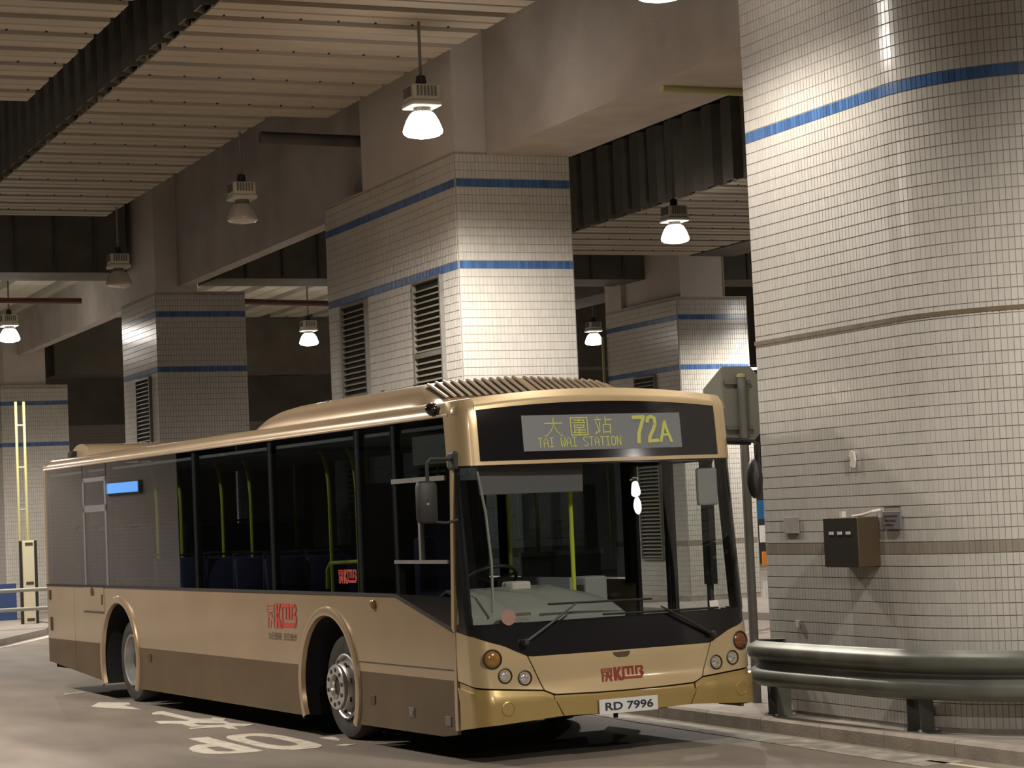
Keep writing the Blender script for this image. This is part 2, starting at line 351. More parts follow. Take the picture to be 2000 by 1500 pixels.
st = MB().box(-.0, .06, -.02, .02, -.0, 1.6).mesh('stiffener', 'deck_dark')
for i in range(30):
    y = -4.6 + i * .72
    if 2.9 < y < 5.1: continue
    o = link('stiffener', st, tb); o.location = (-23.598, y, 6.72 if y < 4 else 6.62)
tb2 = empty('transverse_beam'); tag(tb2, 'far cross beam beneath the distant ceiling', 'beam', kind='structure')
MB().box(-39.5, -38.2, -14, 3.2, 5.9, 8.4).build('beam_web', 'beam_steel', tb2); MB().box(-39.5, -38.2, 4.9, 30, 5.9, 8.4).build('beam_web', 'beam_steel', tb2)
# ---- upper slab
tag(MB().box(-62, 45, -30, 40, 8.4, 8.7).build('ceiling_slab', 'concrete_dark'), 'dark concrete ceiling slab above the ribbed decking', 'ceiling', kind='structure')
# ---- ribbed deck ceilings
def pan_mesh(length, axis, pitch=.78, mat='deck_paint', dep=.24):
    pr = [(0, 0), (.20, 0), (.215, .03), (.255, .03), (.27, 0), (.52, 0), (.55, dep), (.70, dep), (.73, 0), (.78, 0)]; pr = [(a * pitch / .78, b) for a, b in pr]
    up = [(a, b + .025) for a, b in pr]; loop = pr + up[::-1]; n = len(loop)
    pt = (lambda a, b, t: (a, t, b)) if axis == 'Y' else (lambda a, b, t: (t, a, b))
    m = MB().add([pt(a, b, 0) for a, b in loop] + [pt(a, b, length) for a, b in loop],
                 [tuple(range(n)), tuple(range(n, 2 * n))[::-1]] + [(i, (i + 1) % n, n + (i + 1) % n, n + i) for i in range(n)])
    return m.mesh('deck_pan', mat)
def bolt_mesh(length, axis, a, step=.42):
    m = MB(); t = .2
    while t < length - .1:
        q = (a, t) if axis == 'Y' else (t, a)
        m.lathe([(.014, -.018), (.014, .0)], (q[0], q[1], 0), n=6); t += step
    return m.mesh('bolt_row', 'black_plastic')
def deck(name, label, axis, x0, x1, y0, y1, z, mat, bolts=True, pitch=.78):
    root = empty(name); tag(root, label, 'ceiling', kind='structure')
    ln = (y1 - y0) if axis == 'Y' else (x1 - x0); me = pan_mesh(ln, axis, pitch, mat); bo = bolt_mesh(ln, axis, .765 * pitch / .78) if bolts else None
    n = int(((x1 - x0) if axis == 'Y' else (y1 - y0)) / pitch)
    for i in range(n):
        o = link('deck_pan', me, root); o.location = (x0 + i * pitch, y0, z) if axis == 'Y' else (x0, y0 + i * pitch, z)
        if bo and i % 2 == 0:
            q = link('bolt_row', bo, o); q['kind'] = 'stuff'
    return root
d1 = deck('deck_ceiling', 'ribbed metal deck ceiling between the dark recess and the long beam', 'Y', -11.04, 13.2, -.32, 2.86, 7.3, 'deck_paint')
d1b = deck('deck_ceiling', 'narrower ribbed metal ceiling in front of the shaded column', 'Y', -20.4, -11.02, -.32, 2.08, 7.3, 'deck_paint')
d2 = deck('deck_ceiling', 'ribbed metal deck ceiling beyond the dark recess in the top corner', 'Y', -10.6, 13.0, -7.4, -1.18, 7.3, 'deck_paint')
d3 = deck('deck_ceiling', 'pale distant ribbed ceiling past the cross beam', 'X', -38.1, -24.95, -9, 14, 7.3, 'deck_pale', False, 1.15)
d4 = deck('deck_ceiling', 'ribbed metal ceiling glimpsed between the louvred column and the round-ended column', 'Y', -21.5, -3, 9.9, 13.8, 6.85, 'deck_paint')
def corr_wall(label, x0, x1, y, z0, z1, pitch=.62, mat='recess_paint'):
    root = empty('recess_wall'); tag(root, label, 'wall', kind='structure')
    pr = [(0, 0), (.3, 0), (.36, .13), (.56, .13), (.62, 0)]; bk = [(a, b + .02) for a, b in pr][::-1]; lp = pr + bk; n = len(lp)
    me = MB().add([(a, b, z0) for a, b in lp] + [(a, b, z1) for a, b in lp], [tuple(range(n)), tuple(range(n, 2 * n))[::-1]] + [(i, (i + 1) % n, n + (i + 1) % n, n + i) for i in range(n)]).mesh('strip', mat)
    for i in range(int((x1 - x0) / pitch)):
        o = link('corrugated_strip', me, root); o.location = (x0 + i * pitch, y, 0)
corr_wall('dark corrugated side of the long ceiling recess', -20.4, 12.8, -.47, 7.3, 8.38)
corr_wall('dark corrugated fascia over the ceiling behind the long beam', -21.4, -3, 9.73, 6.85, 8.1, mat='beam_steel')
# ---- pipes and conduits
def pipe(label, pts, r, mat, name='ceiling_pipe', group=None):
    return tag(MB().tube(pts, r, 12).build(name, mat, smooth=True), label, 'pipe', group)
pipe('dark red pipe under the pale distant ceiling left of the shaded column', [(-27, -6, 6.6), (-27, 3.1, 6.56)], .06, 'pipe_red')
pipe('dark red pipe between the shaded column and the louvred column', [(-27, 5.6, 6.56), (-27, 12, 6.4)], .06, 'pipe_red')
pipe('pale pipe crossing under the long beam beside the round-ended column', [(-3.55, 3.9, 6.28), (-3.55, 9.5, 6.28)], .05, 'pipe_yellow')
pipe('dark pipe at the ceiling edge above the shaded lamp', [(-11.6, 2.1, 7.12), (-11.6, 3.6, 7.1)], .08, 'deck_dark')
pipe('thin yellow conduit on top of the brightly lit column', [(-22.25, 14.95, 6.11), (-22.25, 14.95, 8.3)], .025, 'pipe_yellow')
pipe('thin yellow conduit on the edge of the brightly lit column', [(-25.33, 13.72, 1.0), (-25.33, 13.72, 5.6)], .03, 'pipe_yellow')

# ---- far walls
def uvwall(name, pts, label, mats):
    """pts: bottom-left,bottom-right,top-right,top-left ; one strip per (z0,z1,mat)"""
    root = empty(name); tag(root, label, 'wall', kind='structure')
    a, b = Vector(pts[0]), Vector(pts[1]); L = (b - a).length
    for z0, z1, mt in mats:
        me = bpy.data.meshes.new(name); me.from_pydata([(a.x, a.y, z0), (b.x, b.y, z0), (b.x, b.y, z1), (a.x, a.y, z1)], [], [(0, 1, 2, 3)])
        uv = me.uv_layers.new(); 
        for i, q in enumerate([(0, z0), (L, z0), (L, z1), (0, z1)]): uv.data[i].uv = q
        me.materials.append(MATS[mt]); me.update(); link('wall_face', me, root)
    return root
uvwall('wall_back', [(-50, -30, 0), (-50, 40, 0)], 'distant white tiled back wall with a blue band', [(0, 4.28, 'tile_wall'), (4.28, 4.42, 'tile_wall_blue'), (4.42, 5.2, 'tile_wall'), (5.2, 8.4, 'concrete_mid')])
uvwall('wall_left', [(-62, -12.5, 0), (-35.2, -12.5, 0)], 'unseen tiled wall added across the roadway for the bus windows to mirror', [(0, 4.28, 'tile_wall'), (4.28, 4.42, 'tile_wall_blue'), (4.42, 8.4, 'concrete')])  # added out of view, its length set by what the side windows reflect
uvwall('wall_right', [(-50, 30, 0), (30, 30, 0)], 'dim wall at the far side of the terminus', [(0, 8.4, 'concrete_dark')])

# ================================================================== high-bay lamps
FIN = MB().box(-.0075, .0075, -.012, .012, 0, .11).mesh('cooling_fin', 'post_grey')
def lamp(label, x, y, z, lit, top=7.3, power=1.0):
    r = empty('high_bay_lamp', (x, y, z)); tag(r, label, 'lamp', 'high-bay lamps hanging from the ceiling')
    MB().tube([(0, 0, .36), (0, 0, top - z)], .018, 8).build('hanging_rod', 'post_grey', r)
    MB().lathe([(.0, .50), (.05, .49), (.06, .42), (.03, .36)], n=14, cap=False).build('cable_gland', 'black_plastic', r, smooth=True)
    b = MB().bbox(-.155, .155, -.155, .155, .20, .38, .02).build('ballast_box', 'lamp_body', r)
    for k in range(6):
        e = link('cooling_fin', FIN, b); e.location = (-.10 + k * .04, -.155, .25)
        e = link('cooling_fin', FIN, b); e.location = (.155, -.10 + k * .04, .25)
    MB().bbox(-.17, .17, -.17, .17, .145, .205, .015).build('mounting_band', 'lamp_body', r)
    MB().lathe([(.09, .15), (.10, .10), (.12, .09)], n=20).build('lamp_neck', 'post_grey', r, smooth=True)
    pr = [(.10, .10), (.135, .07), (.175, .0), (.205, -.08), (.212, -.11), (.205, -.135)]
    n = 36; vs = []; fs = []
    for (q, h) in pr:
        for k in range(n):
            rr = q * (1.012 if k % 2 else .988); th = 2 * math.pi * k / n; vs.append((rr * math.cos(th), rr * math.sin(th), h))
    for i in range(len(pr) - 1):
        for k in range(n): fs.append((i * n + k, i * n + (k + 1) % n, (i + 1) * n + (k + 1) % n, (i + 1) * n + k))
    MB().add(vs, fs).build('glass_reflector', 'lamp_lit' if lit else 'lamp_glass_off', r, smooth=True)
    MB().lathe([(.205, -.135), (.18, -.155), (.10, -.175), (.001, -.182)], n=24, cap=False).build('lens', 'lamp_lit' if lit else 'lamp_glass_off', r, smooth=True)
    if lit:
        ld = bpy.data.lights.new('lamp_light', 'SPOT'); ld.energy = LAMP_W * power; ld.color = LAMP_COL; ld.shadow_soft_size = .16; ld.spot_size = math.radians(172); ld.spot_blend = .55
        o = link('lamp_light', ld, r); o.location = (0, 0, -.36)
    return r
lamp('lit high-bay lamp in front of the louvred column', -5.46, 2.0, 6.22, True)
lamp('unlit high-bay lamp with pale glass, between the louvred and shaded columns', -12.2, 2.0, 6.22, False)
lamp('unlit high-bay lamp against the neck of the shaded column', -19.3, 2.0, 6.14, False, 7.32)
lamp('lit high-bay lamp at the picture edge beyond the shaded column', -29.0, 2.05, 6.1, True)
lamp('lit high-bay lamp cut by the top edge beside the round-ended column', .1, 2.0, 6.42, True, power=.19)
lamp('lit high-bay lamp beyond the island, mirrored in the windscreen', 18.3, 15.4, 6.3, True, 8.38)
lamp('lit high-bay lamp hanging before the dark fascia, above the lit column', -13.0, 9.0, 6.12, True, 8.38)
lamp('lit high-bay lamp between the shaded and louvred columns', -30.6, 9.0, 6.1, True)
lamp('lit high-bay lamp between the louvred column and the lit column', -31.3, 16.4, 6.1, True, 8.38)
lamp('lit high-bay lamp hidden beside the brightly lit column', -20.3, 16.2, 6.0, True, 8.38)
lamp('tiny lit lamp over the corner of the octagonal sign', -40.8, 26.2, 6.1, True, 8.38)
lamp('lit high-bay lamp over the near roadway ahead of the bus', 7.0, 2.0, 6.3, True)
lamp('lit high-bay lamp over the roadway on the driver side of the bus', -11.5, -5.0, 6.3, True)
lamp('added lit high-bay lamp over the far roadway, for the wall mirrored in the bus windows', -26.0, -5.0, 6.3, True, 8.38)  # added to light the tiled wall that the side windows reflect
lamp('added lit high-bay lamp over the farthest roadway, for the wall mirrored in the bus windows', -40.0, -5.0, 6.3, True, 8.38)  # also added, lights the reflected wall further back
lamp('lit high-bay lamp added beside the middle of the bus to brighten the roadway', -4.6, -5.0, 6.3, True)  # added for more light on the asphalt along this side
lamp('added lit high-bay lamp at the far end of the roadway, brightening the walls mirrored in the bus windows', -45.0, -8.5, 6.3, True, 8.38, .6)  # added to brighten the far corner reflected in the rear panes
lamp('lit high-bay lamp over the roadway behind the camera', 12.5, -3.0, 6.3, True)

# ================================================================== THE BUS  (own frame: x forward, y to the kerb, origin at front corner)
bus = empty('bus', (0, 0, 0), .07)
tag(bus, 'champagne gold single-deck bus with route 72A display', 'bus')
BW = 2.6; H = 1.3; RC = .15; BU = .05; LF = H - RC; TOT = LF + RC * math.pi / 2
ZK = [0, .3, .5, .62, .8, 1.0, 1.6, 2.4, 2.75, 2.88, 2.95, 3.0]; FK = [.30, .34, .34, .30, .29, .27, .21, .13, .10, .08, .03, -.05]
def F(z): return float(np.interp(z, ZK, FK))
def S(s, z, off=0., zf=None):
    t = abs(s); sg = 1 if s >= 0 else -1; nx, ny = 1., 0.
    if t < LF: y = t; x = 0.
    elif t < TOT:
        th = (t - LF) / RC; y = LF + RC * math.sin(th); x = -RC * (1 - math.cos(th)); nx, ny = math.cos(th), math.sin(th)
    else: y = H; x = -RC - (t - TOT); nx, ny = 0., 1.
    return (F(z if zf is None else zf) + x - BU * (y / H) ** 2 + nx * off, H + sg * (y + ny * off), z)
def lin(pts):
    X = [p[0] for p in pts]; Y = [p[1] for p in pts]
    return lambda s: float(np.interp(abs(s), X, Y))
def srange(s0, s1):
    r = [s0, s1] + [k for k in np.arange(-1.7, 1.71, .05) if s0 < k < s1]
    for e in (LF, TOT):
        for q in np.linspace(LF, TOT, 7): 
            for sg in (1, -1):
                if s0 < sg * q < s1: r.append(sg * q)
    return sorted(set(round(float(x), 4) for x in r))
def patch(name, mat, s0, s1, zl, zh, off=0., th=.03, nz=6, parent=None, s0l=None, s1l=None, zff=None):
    """front skin panel between the height curves zl(s), zh(s); s0l/s1l: other end positions at the lower edge"""
    zl = zl if callable(zl) else (lambda s, c=zl: c); zh = zh if callable(zh) else (lambda s, c=zh: c)
    ss = srange(s0, s1); g = []
    for s in ss:
        row = []
        for j in range(nz + 1):
            t = j / nz; f = (s - s0) / (s1 - s0)
            a = (s0l if s0l is not None else s0); b = (s1l if s1l is not None else s1); q = (a + (b - a) * f) * (1 - t) + s * t
            z = zl(q if t < 1 else s) * (1 - t) + zh(s) * t
            row.append(S(q, z, off, zff(q, z) if zff else None))
        g.append(row)
    return MB().sheet(g, th).build(name, mat, parent or bus, smooth=True)
band_low = lin([(0, .842), (.84, .842), (.862, .847), (.96, .89), (1.075, .945), (1.15, .965), (1.3, 1.018), (1.6, 1.06)])
hl_bot = lin([(0, .515), (.29, .517), (.66, .527), (.745, .567), (1.29, .611), (1.6, .655)])
bump_bot = lin([(0, .345), (.6, .357), (.95, .337), (1.24, .32), (1.6, .272), (1.7, .262)])
g_ = .007
# inner dark liner behind the seams
patch('front_liner', 'black', -1.6, 1.6, lambda s: bump_bot(s) + .03, lambda s: 1.10, -.035, .02)
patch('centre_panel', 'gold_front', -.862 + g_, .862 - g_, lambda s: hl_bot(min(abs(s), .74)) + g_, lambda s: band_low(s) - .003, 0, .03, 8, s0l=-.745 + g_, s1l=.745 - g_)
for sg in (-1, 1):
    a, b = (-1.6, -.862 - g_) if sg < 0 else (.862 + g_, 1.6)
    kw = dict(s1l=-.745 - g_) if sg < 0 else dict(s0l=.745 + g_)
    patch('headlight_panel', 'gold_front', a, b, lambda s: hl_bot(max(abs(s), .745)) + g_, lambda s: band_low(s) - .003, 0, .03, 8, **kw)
    # bumper ledge and bumper corner
    a2, b2 = (-1.6, -.66 - g_) if sg < 0 else (.66 + g_, 1.6)
    patch('bumper_ledge', 'bumper_gold', a2, b2, lambda s: hl_bot(s) - .05, lambda s: hl_bot(s) - g_, -.012, .03, 3)
    kw = dict(s1l=-.595 - g_) if sg < 0 else dict(s0l=.595 + g_)
    patch('bumper_corner', 'bumper_gold', a2, b2, bump_bot, lambda s: hl_bot(s) - .046, .012, .05, 5, **kw)
patch('bumper_ledge', 'bumper_gold', -.655, .655, lambda s: hl_bot(s) - .055, lambda s: hl_bot(s) - g_, -.02, .03, 3)
patch('bumper_centre', 'bumper_gold', -.655, .655, bump_bot, lambda s: hl_bot(s) - .05, .010, .05, 5, s0l=-.59, s1l=.59)
patch('wiper_panel', 'black_gloss', -1.55, 1.55, band_low, 1.112, -.006, .03, 5)
patch('windscreen_frame', 'black_gloss', -1.44, 1.44, 2.365, 2.41, .004, .03, 3)
for sg in (-1, 1): patch('windscreen_pillar', 'black_gloss', *((-1.50, -1.325) if sg < 0 else (1.325, 1.50)), 1.10, 2.372, .0, .03, 8)
patch('windscreen', 'glass_front', -1.33, 1.33, 1.095, 2.375, .0, .006, 12)
# header with the destination box
ztop = lambda s: 2.992 - .092 * (min(abs(s), 1.4) / 1.32) ** 2
zfh = lambda s, z: z - (ztop(s) - 2.95) * max(0., min(1., (z - 2.6) / .3))
dtop = lambda s: 2.879 - .055 * (abs(s) / 1.12) ** 2
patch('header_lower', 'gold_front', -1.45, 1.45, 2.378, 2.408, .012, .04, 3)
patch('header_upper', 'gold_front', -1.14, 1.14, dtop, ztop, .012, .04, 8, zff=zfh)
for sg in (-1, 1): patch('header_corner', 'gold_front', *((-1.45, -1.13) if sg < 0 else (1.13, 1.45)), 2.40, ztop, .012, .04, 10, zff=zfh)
dest = patch('destination_box', 'black_gloss', -1.145, 1.145, 2.404, lambda s: dtop(s) + .004, .004, .03, 6, zff=zfh)
disp = patch('display_screen', 'lcd', -.735, .77, 2.478, 2.770, .009, .004, 3, parent=dest, zff=zfh)
D_ = lambda u, v: S(-.735 + (u - 50) / 1865 * 1.505, 2.770 - (v - 62) / 418 * .292, .0115, None)
def Dm(u, v):
    s = -.735 + (u - 50) / 1865 * 1.505; z = 2.770 - (v - 62) / 418 * .292; return S(s, z, .0125, zfh(s, z))
F5 = {'T': ['11111', '00100', '00100', '00100', '00100', '00100', '00100', '00100', '00100', '00100', '00100'],
      'A': ['00100', '01010', '01010', '10001', '10001', '10001', '11111', '10001', '10001', '10001', '10001'],
      'I': ['11111', '00100', '00100', '00100', '00100', '00100', '00100', '00100', '00100', '00100', '11111'],
      'W': ['10001', '10001', '10001', '10001', '10101', '10101', '10101', '10101', '11011', '11011', '01010'],
      'S': ['01110', '10001', '10000', '10000', '01000', '00100', '00010', '00001', '00001', '10001', '01110'],
      'O': ['01110', '11011', '10001', '10001', '10001', '10001', '10001', '10001', '10001', '11011', '01110'],
      'N': ['10001', '11001', '11001', '11001', '10101', '10101', '10101', '10011', '10011', '10011', '10001']}
DA = ['.......#.......', '.......#.......', '.......#.......', '.......#.......', '###############', '.......#.......', '.......#.......', '......#.#......', '......#.#......', '.....#...#.....', '.....#...#.....', '....#.....#....', '...#.......#...', '..#.........#..', '##...........##']
WAI = ['###############', '#......#......#', '#..#########..#', '#......#...#..#', '#.###########.#', '#.............#', '#..#########..#', '#..#.......#..#', '#..#########..#', '#......#......#', '#..##########.#', '#..#...#......#', '#.###########.#', '#......#......#', '###############']
ZHAN = ['..#......#.....', '...#.....#.....', '######...######', '.........#.....', '.#..#....#.....', '.#..#....#.....', '..#.#..#######.', '..#.#..#.....#.', '..#.#..#.....#.', '...#...#.....#.', '...#...#.....#.', '...##..#.....#.', '.###...#######.', '##.....#.....#.', '...............']
def dots(rows, x0, x1, y0, y1, on='#1', fill=.86):
    m = MB(); nr = len(rows); nc = len(rows[0]); dw = (x1 - x0) / nc; dh = (y1 - y0) / nr
    for r, row in enumerate(rows):
        for c, ch in enumerate(row):
            if ch in on:
                a, b, e, f = x0 + c * dw, x0 + (c + fill) * dw, y0 + r * dh, y0 + (r + fill) * dh
                m.add([Dm(a, f), Dm(b, f), Dm(b, e), Dm(a, e)], [(0, 1, 2, 3)])
    return m
def glyph(m): m.build('display_lettering', 'lcd_dot', disp, fix=False)
for rows, x0, x1 in ((DA, 298, 502), (WAI, 590, 796), (ZHAN, 872, 1076)): glyph(dots(rows, x0, x1, 95, 312, fill=.97))
for i, ch in enumerate('TAI WAI STATION'):
    if ch != ' ': glyph(dots(F5[ch], 208 + i * 65, 208 + i * 65 + 55, 326, 440, fill=.97))
def stroke(m, pts, w):
    # thick polyline on the display plane in display units
    for (x0, y0), (x1, y1) in zip(pts[:-1], pts[1:]):
        d = math.hypot(x1 - x0, y1 - y0); nx, ny = -(y1 - y0) / d * w / 2, (x1 - x0) / d * w / 2; ex, ey = (x1 - x0) / d * w * .3, (y1 - y0) / d * w * .3
        m.add([Dm(x0 - ex + nx, y0 - ey + ny), Dm(x1 + ex + nx, y1 + ey + ny), Dm(x1 + ex - nx, y1 + ey - ny), Dm(x0 - ex - nx, y0 - ey - ny)], [(0, 1, 2, 3)])
m = MB(); stroke(m, [(1335, 112), (1465, 108), (1430, 200), (1395, 300), (1385, 410)], 42); glyph(m)
m = MB(); stroke(m, [(1505, 165), (1515, 120), (1555, 105), (1595, 125), (1597, 200), (1570, 265), (1525, 345), (1512, 398), (1620, 392)], 40); glyph(m)
m = MB(); stroke(m, [(1655, 405), (1690, 270), (1715, 165), (1740, 270), (1785, 405)], 34); stroke(m, [(1690, 325), (1760, 325)], 28); glyph(m)

# ---- front lamps
def surf_frame(s, z):
    p = Vector(S(s, z)); du = Vector(S(s + .004, z)) - Vector(S(s - .004, z)); dv = Vector(S(s, z + .004)) - Vector(S(s, z - .004))
    n = du.cross(dv).normalized(); return p, du.normalized(), n
def round_lamp(name, s, z, r, lensmat, deep):
    p, u, n = surf_frame(s, z)
    b = MB().lathe([(r, -.01), (r + .004, .006), (r - .004, .010), (r * .86, .004), (r * .84, -.03), (0.001, -.032)], p, n, 28, cap=False).build(name, 'black_plastic', bus, smooth=True)
    if deep: MB().lathe([(r * .80, -.005), (r * .62, .004), (r * .60, .001), (r * .3, .010), (.001, .013)], p - u * r * .12 * (1 if s < 0 else 1), n, 20, cap=False).build('lamp_lens', lensmat, b, smooth=True)
    else: MB().lathe([(r * .86, .002), (r * .7, .012), (r * .35, .018), (.001, .02)], p, n, 24, cap=False).build('lamp_lens', lensmat, b, smooth=True)
for sg in (-1, 1):
    round_lamp('indicator_lamp', sg * 1.168, .84, .076, 'amber' if sg < 0 else 'amber_dark', False)
    round_lamp('headlamp', sg * 1.07, .703, .058, 'lens_clear', True)
    round_lamp('headlamp', sg * .90, .676, .058, 'lens_clear', True)
    p, u, n = surf_frame(sg * 1.08 + (.03 if sg > 0 else 0), .447)
    MB().lathe([(.058, .010), (.058, .017), (.050, .020), (.046, .016), (.001, .016)], p, n, 24, cap=False).build('towing_cover', 'bumper_gold', bus, smooth=True)
# ---- badge: hatched square + three letters joined by a bar under M and B
def badge(fn, mat, parent, emat=None, plainbox=False):
    R = []
    m = MB()
    def q(pts): m.add([fn(*p) for p in pts], [tuple(range(len(pts)))])
    def r(x0, x1, y0, y1): q([(x0, y0), (x1, y0), (x1, y1), (x0, y1)])
    r(.29, .355, 0, 1); q([(.345, .50), (.40, 1.), (.475, 1.), (.385, .40)]); q([(.335, .56), (.385, .62), (.50, .0), (.40, .0)])
    r(.49, .76, .84, 1.); r(.49, .54, .08, .86); r(.61, .66, .36, .86); r(.71, .76, .36, .86)
    r(.80, .85, .36, 1.); r(.85, .96, .86, 1.); q([(.93, .62), (.99, .70), (.985, .92), (.93, .99)]); r(.89, .96, .52, .64); q([(.93, .20), (.985, .22), (1., .5), (.95, .60), (.91, .5)])
    r(.45, .955, .06, .25)
    m.build('badge_letters', mat, parent, fix=False)
    m = MB()
    for k in (.93, .80, .68): r(0, .25, k - .035, k + .03)
    q([(.0, .0), (.04, .0), (.06, .60), (.02, .60)]); q([(.07, .0), (.12, .0), (.17, .62), (.12, .62)]); q([(.12, .62), (.17, .62), (.255, .0), (.20, .0)]); q([(.215, .25), (.25, .25), (.25, .62), (.215, .62)]); r(.0, .03, .6, .95); r(.22, .25, .6, .95)
    q([(.03, .30), (.10, .45), (.10, .52), (.03, .38)])
    m.build('badge_emblem', emat or mat, parent, fix=False)
badge(lambda u, v: S(-.217 + u * .40, .597 + v * .108, .004), 'red_logo_dark', bus)
# grab notch over the badge
m = MB(); P_ = [(-.095, .826), (.068, .826), (.06, .80), (.035, .782), (-.05, .782), (-.085, .80)]; m.add([S(a, b, .002) for a, b in P_], [tuple(range(6))]); m.build('grab_notch', 'brown_metal', bus, fix=False)
# ---- number plate
pl = MB().sheet([[S(s, z, .036) for z in (.343, .459)] for s in np.linspace(-.288, .258, 6)], .014).build('number_plate', 'plate_white', bus)
text_fit('RD 7996', -.235, .212, .368, .434, lambda u, v: S(u, v, .0395), .022).build('plate_lettering', 'plate_ink', pl, fix=False)
MB().tube([(.30, 1.2, .30), (.30, 1.2, .36)], .02, 8).build('towing_eye', 'black', bus)
# ---- wipers
def wiper(a, b, c, d):
    A = Vector(S(*a, .03)); B = Vector(S(*b, .045)); r = MB().tube([A, A.lerp(B, .5) + Vector((.015, 0, 0)), B], [.016, .012, .007], 8).build('wiper', 'black_plastic', bus, smooth=True)
    pts = [S(c[0] + (d[0] - c[0]) * t, c[1] + (d[1] - c[1]) * t, .02) for t in np.linspace(0, 1, 8)]
    MB().tube(pts, .010, 6).build('wiper_blade', 'black', r)
    MB().lathe([(.03, -.03), (.03, .02), (.018, .035)], A, (1, 0, .1), 14).build('wiper_pivot', 'black_plastic', r, smooth=True)
wiper((-.887, .955), (-.41, 1.24), (-.65, 1.245), (.31, 1.235)); wiper((.873, .911), (.38, 1.17), (-.16, 1.135), (.96, 1.125))
# ---- sticker on the glass
st_ = MB().add([S(-1.0 + .062 * math.cos(t), 1.158 + .062 * math.sin(t), .003) for t in np.linspace(0, 2 * math.pi, 24, endpoint=False)], [tuple(range(24))]).build('round_sticker', 'sticker_pink', bus, fix=False)
MB().add([S(-.935, 1.165, .003), S(-.80, 1.165, .003), S(-.80, 1.19, .003), S(-.935, 1.19, .003)], [(0, 1, 2, 3)]).build('dark_sticker', 'ink', bus, fix=False)
MB().add([S(.89, 1.125, .003), S(.98, 1.125, .003), S(.98, 1.185, .003), S(.89, 1.185, .003)], [(0, 1, 2, 3)]).build('permit_sticker', 'paper', bus, fix=False)

# ---- sides
AX = [(-2.79, .50, .635), (-9.02, .50, .65)]           # wheel arch centres
SILL, WTOP = 1.335, 2.795
skirt = lin([(0, .262), (.3, .20), (2.1, .19), (8.3, .195), (9.5, .21), (10.78, .29), (12.1, .375)])
def lower(x):
    z = skirt(-x)
    for cx, cz, r in AX:
        if abs(x - cx) < r: z = max(z, cz + math.sqrt(r * r - (x - cx) ** 2))
    return z
def upper(x): return SILL if x < -1.28 else SILL + (x + 1.28) / 1.13 * (1.06 - SILL)
def xs_range(x0, x1):
    r = list(np.linspace(x0, x1, max(3, int((x1 - x0) / .25))))
    for cx, cz, rr in AX:
        for t in np.linspace(-1, 1, 41):
            q = cx + rr * math.sin(t * math.pi / 2)
            if x0 < q < x1: r.append(q)
        for q in (cx - rr - 1e-3, cx + rr + 1e-3):
            if x0 < q < x1: r.append(q)
        for q in (cx - math.sqrt(rr ** 2 - .16 ** 2), cx + math.sqrt(rr ** 2 - .16 ** 2)):
            if x0 < q < x1: r.append(q)
    r.append(-1.28) if x0 < -1.28 < x1 else None
    return sorted(r)
def side_strip(name, mat, x0, x1, lo, hi, y=0., th=.03, parent=None, far=False):
    ss = [q for q in xs_range(x0, x1)]; seg = []; out = []
    for q in ss:
        if hi(q) - lo(q) > 1e-4: seg.append(q)
        else:
            if len(seg) > 1: out.append(seg)
            seg = []
    if len(seg) > 1: out.append(seg)
    m = MB()
    for sg in out:
        if far: m.sheet([[(q, BW - y, hi(q) * t + lo(q) * (1 - t)) for t in (1, .5, 0)] for q in sg], th)
        else: m.sheet([[(q, y, hi(q) * t + lo(q) * (1 - t)) for t in (0, .5, 1)] for q in sg], th)
    return m.build(name, mat, parent or bus)
TWO = .66
def side_set(far):
    for a, b in ((-11.98, -10.81), (-10.80, -.16)):
        side_strip('side_panel', 'gold', a, b, lambda q: max(lower(q), TWO), upper, 0., .03, far=far)
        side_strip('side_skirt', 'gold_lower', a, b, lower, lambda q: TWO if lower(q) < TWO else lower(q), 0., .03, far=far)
side_set(False)
# far side: panels up to the doorway
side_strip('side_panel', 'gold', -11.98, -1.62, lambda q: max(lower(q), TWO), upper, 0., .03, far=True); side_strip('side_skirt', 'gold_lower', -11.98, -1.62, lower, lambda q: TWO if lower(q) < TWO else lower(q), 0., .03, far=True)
MB().box(-.30, .05, BW - .03, BW, .27, 1.06).build('side_panel', 'gold', bus)
# trim mouldings along the sill
MB().box(-11.98, -1.28, -.012, .0, SILL - .012, SILL + .012).build('sill_moulding', 'black_plastic', bus)
MB().add([(-1.28, -.012, SILL - .012), (-.16, -.012, 1.048), (-.16, -.012, 1.072), (-1.28, -.012, SILL + .012), (-1.28, 0, SILL - .012), (-.16, 0, 1.048), (-.16, 0, 1.072), (-1.28, 0, SILL + .012)], [(0, 1, 2, 3), (0, 4, 5, 1), (3, 2, 6, 7)]).build('sill_moulding', 'black_plastic', bus)
MB().box(-2.1, -.18, -.004, .0, .738, .748).build('seam', 'ink', bus)
# wheel arch lips
for cx, cz, r in AX:
    m = MB(); g = []
    a0 = -math.asin((cz - .2) / r)
    for t in np.linspace(a0, math.pi - a0, 48):
        c_, s_ = math.cos(t), math.sin(t); g.append([(cx + (r - .012) * c_, .02, cz + (r - .012) * s_), (cx + r * c_, -.016, cz + r * s_), (cx + (r + .045) * c_, -.024, cz + (r + .045) * s_), (cx + (r + .07) * c_, -.014, cz + (r + .07) * s_), (cx + (r + .078) * c_, .004, cz + (r + .078) * s_)])
    m.sheet(g, .004); m.build('arch_lip', 'gold', bus, smooth=True)
    m = MB().sheet([[(cx + (r + .01) * math.cos(t), y, cz + (r + .01) * math.sin(t)) for y in (.03, .62)] for t in np.linspace(a0, math.pi - a0, 28)], .01).build('arch_liner', 'black', bus)
    MB().box(cx - r, cx + r, .60, .63, .2, 1.15).build('arch_liner', 'black', bus)
